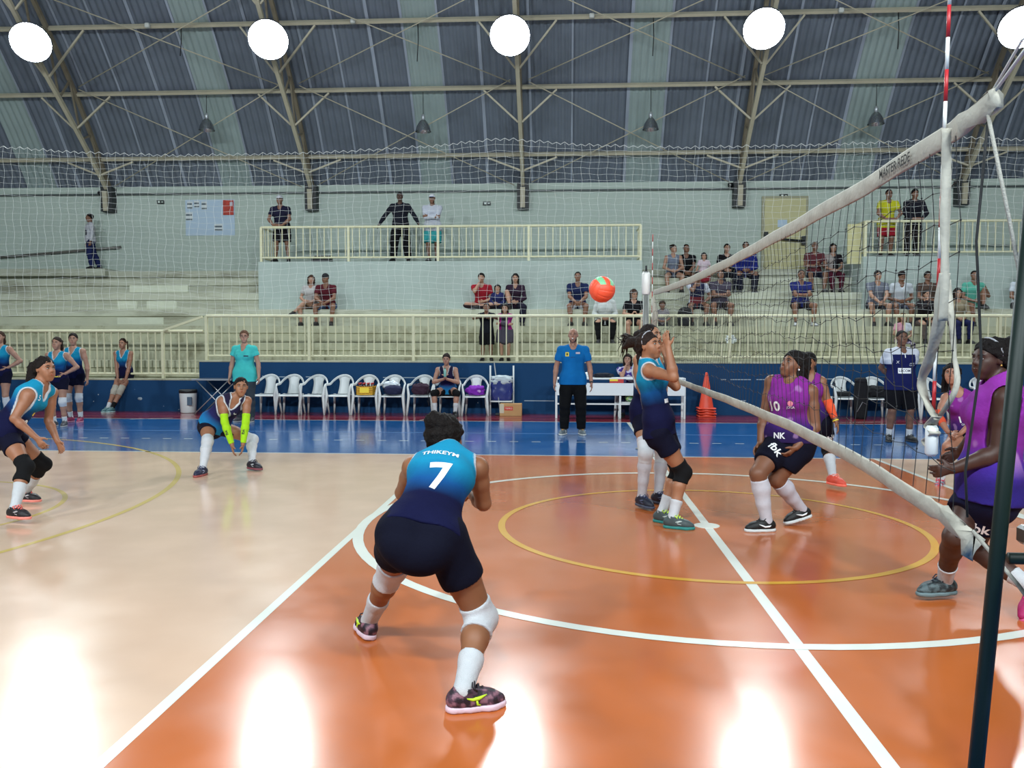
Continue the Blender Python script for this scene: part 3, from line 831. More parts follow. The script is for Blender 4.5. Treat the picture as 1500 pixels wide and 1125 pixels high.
for i, (px, lab) in enumerate(CH + CHR):
    x = atY(px, 575, YC)[0]; CHX[px] = x
    if c0 is None: c0 = o = make_chair((x, YC, 0), 0, lab)
    else: o = copy_tree(c0); o.location = (x, YC + .03 * math.sin(i * 2.3), 0); o['label'] = lab
    o.rotation_euler = (0, 0, .06 * math.sin(i * 1.7))

def blob(name, c, r, material, seed=0, amp=.12, parent=None, flat=True, sq=2.6):
    """soft bag-like lump: a rounded box with folds"""
    bm = bmesh.new(); bmesh.ops.create_icosphere(bm, subdivisions=4, radius=1)
    for v in bm.verts:
        p = np.array(v.co); k = (np.abs(p) ** sq).sum() ** (1 / sq); p = p / k
        nz = mnoise.noise(Vector(p * 2.2) + Vector((seed, 0, 0))) + .5 * mnoise.noise(Vector(p * 5) + Vector((0, seed, 0)))
        p = p * (1 + amp * nz)
        if flat: p[2] = max(p[2], -.86)
        v.co = Vector((c[0] + p[0] * r[0], c[1] + p[1] * r[1], c[2] + (p[2] + (.86 if flat else 0)) * r[2]))
    me = bpy.data.meshes.new(name); bm.to_mesh(me); bm.free(); me.polygons.foreach_set('use_smooth', np.ones(len(me.polygons), bool))
    return link_mesh(name, me, material, parent)
sz = .432
def on_chair(px): return V3(CHX[px], YC - .03, sz)
# crate with bottles
c = on_chair(537); t = empty('bottle_crate', c, 'yellow plastic crate of drink bottles on a white chair', 'crate')
YL = mat('crate_yellow', (222, 168, 32), .45)
m = MB(); w, d, h = .19, .14, .19
m.box(c + V3(-w, -d, 0), c + V3(w, d, .02))
for z in (.03, .07, .11, .15): 
    m.box(c + V3(-w, -d, z), c + V3(w, -d + .012, z + .026)); m.box(c + V3(-w, d - .012, z), c + V3(w, d, z + .026)); m.box(c + V3(-w, -d, z), c + V3(-w + .012, d, z + .026)); m.box(c + V3(w - .012, -d, z), c + V3(w, d, z + .026))
for sx in (-1, 1):
    for sy in (-1, 1): m.box(c + V3(sx * w - .02 * (sx > 0), sy * d - .02 * (sy > 0), 0), c + V3(sx * w + .02 * (sx < 0), sy * d + .02 * (sy < 0), h))
m.build('basket', YL, t); MB().box(c + V3(-.11, -d - .004, .05), c + V3(.09, -d + .002, .15)).build('panel', mat('crate_label', (240, 214, 60), .5), t)
b0 = None
for i in range(4):
    for j in range(3):
        q = c + V3(-.135 + .09 * i, -.09 + .09 * j, .021)
        if b0 is None:
            b0 = o = empty('drink_bottle', q, 'brown drink bottle with red cap standing in the yellow crate', 'bottle', 'bottles in the yellow crate')
            MB().lathe([(.032, 0), (.034, .01), (.034, .12), (.014, .18), (.013, .21)], q, n=10).build('body', mat('bottle_brown', (70, 34, 22), .2), o)
            MB().lathe([(.016, .205), (.016, .235)], q, n=10).build('cap', mat('cap_red', (170, 40, 40), .4), o)
        else:
            o = copy_tree(b0); o.location = q
t = empty('sports_bag', on_chair(576), 'navy bag with a white plastic bag on a white chair', 'bag')
blob('body', on_chair(576) + V3(.01, -.02, 0), (.19, .15, .11), cmat((34, 38, 66)), 3, parent=t)
blob('plastic_bag', on_chair(576) + V3(-.05, .09, .10), (.17, .08, .10), mat('bag_film', (196, 204, 210), .25, spec=.6), 8, .4, parent=t)
t = empty('sports_bag', on_chair(618), 'dark burgundy and black sports bag on a white chair', 'bag')
blob('body', on_chair(618) + V3(-.02, 0, 0), (.19, .14, .13), cmat((52, 32, 48)), 5, .2, parent=t)
MB().path([on_chair(618) + V3(-.12, -.05, .18), on_chair(618) + V3(-.10, -.06, .30), on_chair(618) + V3(.02, -.06, .26), on_chair(618) + V3(.06, -.05, .2)], .010, 6).path([on_chair(618) + V3(.14, -.1, .12), on_chair(618) + V3(.19, -.26, .0), on_chair(618) + V3(.20, -.27, -.22), on_chair(618) + V3(.16, -.26, -.1)], .008, 6).build('strap', cmat((28, 26, 30)), t)
t = empty('bag', on_chair(697), 'crumpled bright purple bag on a white chair', 'bag')
blob('body', on_chair(697), (.19, .14, .11), cmat((120, 40, 160)), 11, .3, parent=t); blob('logo_patch', on_chair(697) + V3(.08, -.13, .06), (.04, .02, .03), cmat((190, 150, 205)), 2, parent=t)
t = empty('bag', on_chair(1281), 'black bag lying on a white chair at the right', 'bag'); blob('body', on_chair(1281), (.22, .15, .13), cmat((24, 25, 28)), 21, .25, parent=t)
MB().path([on_chair(1281) + V3(-.1, -.12, .18), on_chair(1281) + V3(0, -.16, .10), on_chair(1281) + V3(.12, -.14, .15)], .01, 6).build('strap', cmat((50, 50, 54)), t)
p = V3(CHX[1238] + .24, YC - .25, 0)
t = empty('equipment_case', p, 'tall black soft case leaning between two white chairs', 'case')
m = blob('body', p + V3(0, 0, 0), (.13, .09, .46), cmat((22, 23, 27)), 31, .08, t, sq=4); blob('flap', p + V3(-.02, -.02, .74), (.12, .085, .06), cmat((30, 31, 36)), 3, .1, t)
MB().path([p + V3(-.1, -.09, .15), p + V3(0, -.11, .35), p + V3(.1, -.09, .3)], .008, 6).build('strap', cmat((120, 120, 125)), t)
o = MB().box(V3(CHX[1238] - .2, YC - .1, sz + .02), V3(CHX[1238] + .10, YC + .16, sz + .11), .02).build('black_pouch', cmat((28, 29, 31))); tag(o, 'flat black pouch on the white chair beside the black case', 'pouch')

# bucket, folding table, trolley, mop, carton, cones, score table
p = atZ(282, 603.5); p[1] = 11.0
t = empty('bucket', p, 'white plastic bucket with black lid by the blue wall', 'bucket')
MB().lathe([(.15, 0), (.165, .02), (.185, .44), (.185, .46)], p, n=24).build('body', WPL, t); MB().lathe([(.192, .44), (.195, .50), (.18, .515)], p, n=24).build('lid', DARK, t)
MB().box(p + V3(.06, -.195, .18), p + V3(.16, -.165, .36)).build('label_patch', mat('bucket_label', (70, 90, 110), .5), t)
t = empty('folding_table', (-8.7, 10.9, 0), 'small folding table on crossed white legs by the bucket', 'table')
xa, xb = atY(290, 555, 10.9)[0], atY(346, 555, 10.9)[0]
MB().box((xa, 10.6, .73), (xb, 11.2, .765), .01).build('tabletop', mat('table_dark', (60, 70, 80), .3), t)
MB().box((xa - .01, 10.585, .735), (xb + .01, 10.6, .77)).build('edge', mat('aluminium', (190, 194, 198), .3, metal=.7), t)
ALU = mat('aluminium', (190, 194, 198), .3)
for y in (10.64, 11.16):
    MB().tube((xa + .08, y, .73), (xb - .06, y, .0), .012).build('leg', ALU, t); MB().tube((xb - .08, y, .73), (xa + .02, y, .0), .012).build('leg', ALU, t)
xa, xb = atY(718, 560, 11.1)[0], atY(752, 560, 11.1)[0]
t = empty('trolley', (xa, 11.1, 0), 'white metal trolley frame with blue tarpaulin beside the last chair', 'trolley')
for x in (xa, xb):
    MB().tube((x, 11.15, 0), (x, 11.15, 1.06), .02, 8).build('upright', WPL, t)
for z in (.30, .82): MB().tube((xa, 11.15, z), (xb, 11.15, z), .014, 8).build('cross_bar', WPL, t)
MB().box((xa + .02, 10.95, .28), (xb - .02, 11.14, .31)).build('shelf', WPL, t)
blob('tarpaulin', V3((xa + xb) / 2, 11.06, .31), ((xb - xa) / 2 - .03, .08, .27), mat('tarp_blue', (32, 44, 110), .3, spec=.6), 7, .18, t, sq=5); blob('white_sheet', V3((xa + xb) / 2, 11.06, .66), ((xb - xa) / 2 - .04, .09, .10), mat('sheet_white', (176, 186, 190), .6), 9, .25, t, sq=4)
a, b = atY(733, 607, 10.95), atY(724, 531, 11.2)
t = empty('mop', a, 'thin grey mop handle leaning on the blue trolley', 'mop')
MB().tube((a[0], 10.9, .04), b, .012).build('handle', mat('alu_grey', (150, 154, 156), .4), t); blob('head', V3(a[0] - .0, 10.88, .0), (.10, .04, .03), cmat((60, 66, 70)), 3, .2, t)
a, b = atY(732, 607, 10.75), atY(764, 590, 10.75)
t = empty('cardboard_box', (a[0], 10.75, 0), 'brown cardboard box with a red label on the floor', 'box')
MB().box((a[0], 10.75, 0), (b[0], 11.0, .26), .004).build('carton', mat('cardboard', (178, 138, 92), .85, var=.06), t)
MB().box((a[0] + .10, 10.744, .12), (a[0] + .28, 10.752, .20)).build('red_label', mat('label_red', (190, 50, 44), .6), t); text_on('print', 'TEPRO', .05, (a[0] + .19, 10.743, .16), (1, 0, 0), (0, 0, 1), mat('label_pale', (232, 206, 190), .6), t, off=.001)
MB().box((a[0] - .002, 10.746, .06), (a[0] + .09, 10.752, .255)).build('tape', mat('tape_pale', (190, 182, 160), .5), t)
CONE = mat('cone_orange', (214, 70, 44), .5, var=.1)
p = atZ(1032, 609); p[1] = 10.95
for k in range(4):
    q = p + V3(.01 * math.sin(k * 2), 0, .055 * k)
    t = empty('traffic_cone', q, ('orange traffic cone at the bottom of the stack by the blue wall', 'orange traffic cone second from the bottom of the stack', 'orange traffic cone third from the bottom of the stack', 'orange traffic cone on top of the stack by the blue wall')[k], 'traffic cone', 'stacked cones')
    MB().box(q + V3(-.185, -.185, .0), q + V3(.185, .185, .03), .012).build('base', CONE, t)
    MB().lathe([(.155, .03), (.15, .05), (.028, .76), (.02, .77), (.02, .745), (.14, .04)], q, n=24, cap=False).build('cone', CONE, t)
# score table: white tube frame, banner panel, top
xa, xb = atY(815, 550, 10.4)[0], atY(1003, 550, 10.4)[0]
t = empty('score_table', (xa, 10.4, 0), 'long white score table with a white front panel', 'table')
WMET = mat('white_metal', (216, 220, 220), .4)
xm = lerp(xa, xb, .5)
MB().box((xa - .02, 10.36, .80), (xb + .02, 10.78, .835), .006).build('tabletop', WMET, t)
for x in (xa, xm, xb):
    for y in (10.385, 10.75):
        MB().box((x - .02, y - .018, 0), (x + .02, y + .018, .80)).build('leg', WMET, t)
MB().box((xa, 10.37, .28), (xb, 10.40, .31)).build('cross_bar', WMET, t)
MB().box((xa, 10.34, .475), (xb, 10.358, .73)).build('front_panel', mat('panel_white', (222, 226, 226), .5), t)
a = atY(893, 561, 10.33); b = atY(915, 555.5, 10.33)
st = MB().box((a[0], 10.334, a[2]), (b[0], 10.342, b[2])).build('sticker', mat('sticker_red', (196, 50, 44), .5), t)
MB().box((a[0], 10.330, lerp(a[2], b[2], .5)), (lerp(a[0], b[0], .55), 10.335, b[2])).build('sticker_yellow', mat('crate_label', (240, 214, 60), .5), t)
MB().box((b[0] - .02, 10.330, a[2]), (b[0] + .03, 10.335, b[2])).build('sticker_navy', mat('navy_print', (28, 34, 80), .5), t)
c = V3(atY(861, 540, 10.6)[0], 10.6, .835)
t = empty('cap', c, 'white cap lying on the score table', 'cap'); MB().lathe([(.10, 0), (.098, .05), (.07, .10), (.001, .12)], c, n=18).build('crown', WPL, t); MB().box(c + V3(-.08, -.17, 0), c + V3(.08, -.07, .012), .004).build('brim', WPL, t)
o = blob('jacket', V3(atY(884, 540, 10.58)[0], 10.58, .835), (.20, .12, .05), cmat((30, 32, 42)), 4, .3); tag(o, 'dark jacket heaped on the score table beside the cap', 'jacket')
def ball_mat(name, cols):
    m = mat(name, cols[0], .45); nt = m.node_tree; b = nt.nodes['Principled BSDF']
    tc = nt.nodes.new('ShaderNodeTexCoord'); vo = nt.nodes.new('ShaderNodeTexVoronoi'); vo.inputs['Scale'].default_value = 1.0; vo.feature = 'F1'
    mp = nt.nodes.new('ShaderNodeMapping'); mp.inputs['Scale'].default_value = (2.1, 2.1, 2.1); mp.inputs['Location'].default_value = (.3, .5, .2)
    nt.links.new(tc.outputs['Generated'], mp.inputs[0]); nt.links.new(mp.outputs[0], vo.inputs['Vector'])
    sp = nt.nodes.new('ShaderNodeSeparateColor'); nt.links.new(vo.outputs['Color'], sp.inputs[0])
    cr = nt.nodes.new('ShaderNodeValToRGB'); cr.color_ramp.interpolation = 'CONSTANT'
    cr.color_ramp.elements[0].color = (*lin(cols[0]), 1); cr.color_ramp.elements[1].color = (*lin(cols[1]), 1); cr.color_ramp.elements[1].position = .35
    for k, cc in enumerate(cols[2:]): e = cr.color_ramp.elements.new(.6 + .2 * k); e.color = (*lin(cc), 1)
    nt.links.new(sp.outputs[0], cr.inputs[0]); nt.links.new(cr.outputs[0], b.inputs['Base Color'])
    return m
def ball(c, r, label, cols, group=None, split=False):
    """volleyball: eighteen padded panels in six groups of three"""
    t = empty('volleyball', c, label, 'ball', group)
    R = Matrix.Rotation(.5, 3, 'X') @ Matrix.Rotation(.4, 3, 'Z') @ Matrix.Rotation(.3, 3, 'Y')
    mats = [mat('ball_%d_%d_%d' % k, k, .45, bump=.2, bscale=200) for k in cols]
    ax = [((1, 0, 0), (0, 1, 0), (0, 0, 1)), ((-1, 0, 0), (0, 1, 0), (0, 0, 1)), ((0, 1, 0), (0, 0, 1), (1, 0, 0)), ((0, -1, 0), (0, 0, 1), (1, 0, 0)), ((0, 0, 1), (1, 0, 0), (0, 1, 0)), ((0, 0, -1), (1, 0, 0), (0, 1, 0))]
    for k, (nn, u, w) in enumerate(ax):
        for s_ in range(3):
            v = []; f = []; N = 7
            for i in range(N + 1):
                for j in range(N + 1):
                    a = -1 + 2 * (s_ + i / N) / 3; b = -1 + 2 * j / N
                    e = min(i, N - i, j, N - j); rr = r * (1 if e > 0 else .972)
                    a2, b2 = math.tan(a * math.pi / 4), math.tan(b * math.pi / 4)
                    d = R @ (Vector(nn) + Vector(u) * a2 + Vector(w) * b2).normalized()
                    v.append(V3(*c) + rr * np.array(d))
            for i in range(N):
                for j in range(N): q = (i * (N + 1) + j, (i + 1) * (N + 1) + j, (i + 1) * (N + 1) + j + 1, i * (N + 1) + j + 1); f.append(q if k % 2 == 0 else q[::-1])
            MB().add(v, f, True).build('panel', mats[(k + s_ * (2 if s_ == 1 else 0)) % len(mats)], t)
ball(atY(882, 424, -.4), .107, 'orange green and white volleyball in the air', [(232, 84, 54), (232, 84, 54), (222, 226, 216), (232, 84, 54), (120, 190, 140), (232, 84, 54)])
for k, (px, lab) in enumerate(((922, 'green volleyball under the score table, left one'), (929, 'pale yellow volleyball under the score table, right one'))):
    c = V3(atY(px, 585, 10.5)[0], 10.52 + .1 * k, .0)
    c[2] = .42
    ball(c, .085, lab, [((92, 150, 96), (170, 196, 120), (200, 206, 190)), ((190, 196, 120), (110, 160, 120), (214, 214, 200))][k], 'spare balls')
ctr = V3(atY(925.5, 585, 10.5)[0], 10.58, .312)
o = MB().box(ctr + V3(-.22, -.15, 0), ctr + V3(.22, .15, .022)).build('shelf_board', WMET); tag(o, 'white board shelf under the score table holding two balls', 'shelf')
c = V3(atY(1006, 470, 13.1)[0], 13.45, TIER[2][0])
t = empty('backpack', c, 'black backpack standing on the stand beside the man in the striped shirt', 'backpack'); blob('body', c, (.17, .12, .24), cmat((20, 21, 24)), 2, .1, t, sq=3.4); blob('pocket', c + V3(0, -.11, .02), (.12, .05, .10), cmat((26, 27, 31)), 6, .1, t, sq=3.4)
c = V3(atY(939, 470, 13.1)[0], 13.5, TIER[2][0]); o = blob('bag', c, (.10, .10, .13), cmat((176, 150, 146)), 12, .15); tag(o, 'small pinkish bag on the stand beside the woman in black', 'bag')
c = V3(atY(1069, 489, 12.9)[0], 12.75, TIER[1][0]); o = blob('crumpled_paper', c, (.10, .09, .10), mat('paper', (206, 212, 214), .7), 14, .5); tag(o, 'crumpled pale paper bag on the stand behind the net', 'bag')
c = V3(atY(472, 377, 15.2)[0], 15.3, 3.65); t = empty('black_box', c, 'low black box on the floor of the left landing', 'box'); MB().box(c + V3(-.28, -.15, 0), c + V3(.22, .15, .16), .01).build('case', DARK, t); MB().box(c + V3(-.20, -.15, .16), c + V3(.24, .15, .19), .008).build('lid', DARK, t)
c = V3(atY(1335, 451, 14.2)[0], 14.3, TIER[3][0]); t = empty('bottle', c, 'small green bottle on the stand beside the man in the brown shirt', 'bottle'); MB().lathe([(.035, 0), (.036, .12), (.014, .18), (.013, .21)], c, n=10).build('body', mat('bottle_green', (40, 70, 50), .2), t); MB().lathe([(.016, .20), (.016, .225)], c, n=10).build('cap', mat('cap_red', (170, 40, 40), .4), t)

# ================================================================== PEOPLE
# bodies are grown from a signed distance field and meshed with surface nets, so every body is one continuous skin
class Prim:
    __slots__ = ('kind', 'd', 'k', 'lo', 'hi', 'cut')
    def __init__(s, kind, d, k, lo, hi, cut=None): s.kind, s.d, s.k, s.lo, s.hi, s.cut = kind, d, k, lo, hi, cut
    def ev(s, X, Y, Z):
        d = s.d
        if s.kind == 'rc':
            a, ab, L2, ra, rb = d
            px, py, pz = X - a[0], Y - a[1], Z - a[2]
            t = np.clip((px * ab[0] + py * ab[1] + pz * ab[2]) / L2, 0, 1)
            v = np.sqrt((px - t * ab[0]) ** 2 + (py - t * ab[1]) ** 2 + (pz - t * ab[2]) ** 2) - (ra + (rb - ra) * t)
        elif s.kind == 'et':
            a, ax, L, r, f, wa, da, wb, db = d
            px, py, pz = X - a[0], Y - a[1], Z - a[2]
            h = px * ax[0] + py * ax[1] + pz * ax[2]
            t = np.clip(h / L, 0, 1)
            w = wa + (wb - wa) * t; q = da + (db - da) * t
            e = h - t * L
            u = (px * r[0] + py * r[1] + pz * r[2]) / w; v_ = (px * f[0] + py * f[1] + pz * f[2]) / q
            m = np.minimum(w, q)
            v = (np.sqrt(u * u + v_ * v_ + (e / m) ** 2) - 1) * m
        else:
            c, R, rad = d
            px, py, pz = X - c[0], Y - c[1], Z - c[2]
            q = [px * R[i][0] + py * R[i][1] + pz * R[i][2] for i in range(3)]
            k0 = np.sqrt(sum((q[i] / rad[i]) ** 2 for i in range(3)))
            k1 = np.sqrt(sum((q[i] / rad[i] ** 2) ** 2 for i in range(3))) + 1e-9
            v = k0 * (k0 - 1) / k1
        if s.cut:
            for p, n in s.cut:
                v = np.maximum(v, (X - p[0]) * n[0] + (Y - p[1]) * n[1] + (Z - p[2]) * n[2])
        return v

def rc(a, b, ra, rb=None, k=.02, cut=None):
    a = V3(*a); b = V3(*b); rb = ra if rb is None else rb; R = max(ra, rb)
    if np.linalg.norm(b - a) < 1e-5: b = a + V3(0, 0, 1e-4)
    return Prim('rc', (a, b - a, float(np.dot(b - a, b - a)), ra, rb), k, np.minimum(a, b) - R, np.maximum(a, b) + R, cut)
def et(a, b, r, wa, da, wb, db, k=.03, cut=None):
    a = V3(*a); b = V3(*b); L = np.linalg.norm(b - a); ax = (b - a) / L; r = orth(r, ax); f = np.cross(ax, r); R = max(wa, wb, da, db)
    return Prim('et', (a, ax, L, r, f, wa, da, wb, db), k, np.minimum(a, b) - R, np.maximum(a, b) + R, cut)
def el(c, R, rad, k=.02, cut=None):
    m = max(rad); c = V3(*c)
    return Prim('el', (c, [nrm(x) for x in R], tuple(rad)), k, c - m, c + m, cut)

def smin(a, b, k):
    h = np.maximum(k - np.abs(a - b), 0) / k
    return np.minimum(a, b) - h * h * k * .25

def grid_of(prims, h):
    lo = np.min([p.lo for p in prims], 0) - 3 * h; hi = np.max([p.hi for p in prims], 0) + 3 * h
    n = np.ceil((hi - lo) / h).astype(int) + 1
    return lo, n

def fill(F, lo, h, p, op, k=None, pad=.05):
    n = F.shape
    i0 = np.maximum(np.floor((p.lo - pad - lo) / h).astype(int), 0); i1 = np.minimum(np.ceil((p.hi + pad - lo) / h).astype(int) + 1, n)
    if np.any(i1 <= i0): return
    sl = tuple(slice(a, b) for a, b in zip(i0, i1))
    X = (lo[0] + h * np.arange(i0[0], i1[0], dtype=np.float32))[:, None, None].astype(np.float32); Y = (lo[1] + h * np.arange(i0[1], i1[1]))[None, :, None].astype(np.float32); Z = (lo[2] + h * np.arange(i0[2], i1[2]))[None, None, :].astype(np.float32)
    v = p.ev(X, Y, Z).astype(np.float32)
    if op == 'add': F[sl] = smin(F[sl], v, p.k)
    elif op == 'sub': F[sl] = -smin(-F[sl], v, .012)
    return

def sdf_mesh(prims, h, subs=(), cuts=(), inflate=0.0):
    lo, n = grid_of(prims, h)
    F = np.full(n, 1.0, np.float32)
    for p in prims: fill(F, lo, h, p, 'add')
    if inflate: F -= inflate
    for p in subs: fill(F, lo, h, p, 'sub')
    if cuts:
        X = (lo[0] + h * np.arange(n[0]))[:, None, None]; Y = (lo[1] + h * np.arange(n[1]))[None, :, None]; Z = (lo[2] + h * np.arange(n[2]))[None, None, :]
        for p, nn in cuts:
            F = np.maximum(F, ((X - p[0]) * nn[0] + (Y - p[1]) * nn[1] + (Z - p[2]) * nn[2]).astype(np.float32))
    return surface_nets(F, lo, h)

def surface_nets(F, lo, h):
    F[0], F[-1] = 1, 1; F[:, 0], F[:, -1] = 1, 1; F[:, :, 0], F[:, :, -1] = 1, 1
    S = F < 0
    cnt = np.zeros(tuple(np.array(F.shape) - 1), np.int8)
    cs = [(i, j, k) for i in (0, 1) for j in (0, 1) for k in (0, 1)]
    N = F.shape
    for (i, j, k) in cs: cnt += S[i:N[0] - 1 + i, j:N[1] - 1 + j, k:N[2] - 1 + k]
    act = (cnt > 0) & (cnt < 8)
    idx = np.argwhere(act)
    if len(idx) == 0: return np.zeros((0, 3)), np.zeros((0, 4), int)
    V = np.stack([F[idx[:, 0] + i, idx[:, 1] + j, idx[:, 2] + k] for (i, j, k) in cs], 1)
    acc = np.zeros((len(idx), 3)); num = np.zeros(len(idx))
    for a in range(8):
        for b in range(a + 1, 8):
            d = np.array(cs[b]) - np.array(cs[a])
            if np.abs(d).sum() != 1: continue
            va, vb = V[:, a], V[:, b]; m = (va < 0) != (vb < 0)
            t = np.where(m, va / np.where(m, va - vb, 1), 0)
            acc += np.where(m[:, None], np.array(cs[a]) + t[:, None] * d, 0); num += m
    P = lo + h * (idx + acc / num[:, None])
    I = np.full(cnt.shape, -1, np.int32); I[idx[:, 0], idx[:, 1], idx[:, 2]] = np.arange(len(idx))
    Q = []
    for ax in range(3):
        o1, o2 = [(1, 2), (2, 0), (0, 1)][ax]
        sa = [slice(None)] * 3; sb = [slice(None)] * 3; sa[ax] = slice(0, -1); sb[ax] = slice(1, None)
        A, B = S[tuple(sa)], S[tuple(sb)]
        e = np.argwhere(A != B)
        e = e[(e[:, o1] > 0) & (e[:, o2] > 0) & (e[:, o1] < N[o1] - 1) & (e[:, o2] < N[o2] - 1)]
        def g(d1, d2):
            q = e.copy(); q[:, o1] -= d1; q[:, o2] -= d2; return I[q[:, 0], q[:, 1], q[:, 2]]
        q = np.stack([g(1, 1), g(0, 1), g(0, 0), g(1, 0)], 1)
        flip = ~A[e[:, 0], e[:, 1], e[:, 2]]
        q[flip] = q[flip][:, ::-1]
        Q.append(q)
    return P, np.concatenate(Q)

def skin_mat(rgb):
    return mat('skin_%d_%d_%d' % rgb, tuple(x * .88 for x in rgb), .5, spec=.4, var=.05, vscale=9, sub=.06)
def dye_mesh(name, P, Q, material, parent, colour=None):
    if len(P) == 0: return None
    me = raw_mesh(name, P, quads=Q)
    if colour is not None:
        ca = me.color_attributes.new('dye', 'FLOAT_COLOR', 'POINT')
        ca.data.foreach_set('color', np.concatenate([colour * .76, np.ones((len(P), 1))], 1).astype(np.float32).ravel())
    return link_mesh(name, me, material, parent)
DYE = mat('dyed_cloth', (128, 128, 128), .9, spec=.12, var=.05, vscale=14, bump=.22, bscale=70, dye=True)
SHOE = mat('dyed_shoe', (128, 128, 128), .5, spec=.4, bump=.3, bscale=160, dye=True)
KNIT = lambda c: mat('knit_%d_%d_%d' % c, tuple(x * .9 for x in c), .9, spec=.15, var=.04, vscale=30, bump=.5, bscale=220)
HAIRM = lambda c: mat('hair_%d_%d_%d' % c, tuple(x * .85 for x in c), .7, spec=.14, var=.3, vscale=40, bump=.8, bscale=110)
LC = lambda c: np.array(lin(c))

def two_bone(a, c, l1, l2, pole):
    """joint between a and c bent toward pole"""
    a = V3(*a); c = V3(*c); d = c - a; D = np.linalg.norm(d)
    D2 = min(D, (l1 + l2) * .999); ax = d / max(D, 1e-6)
    x = (l1 * l1 - l2 * l2 + D2 * D2) / (2 * D2)
    y = math.sqrt(max(1e-6, l1 * l1 - x * x))
    return a + ax * x * (D / D2) + orth(V3(*pole), ax) * y

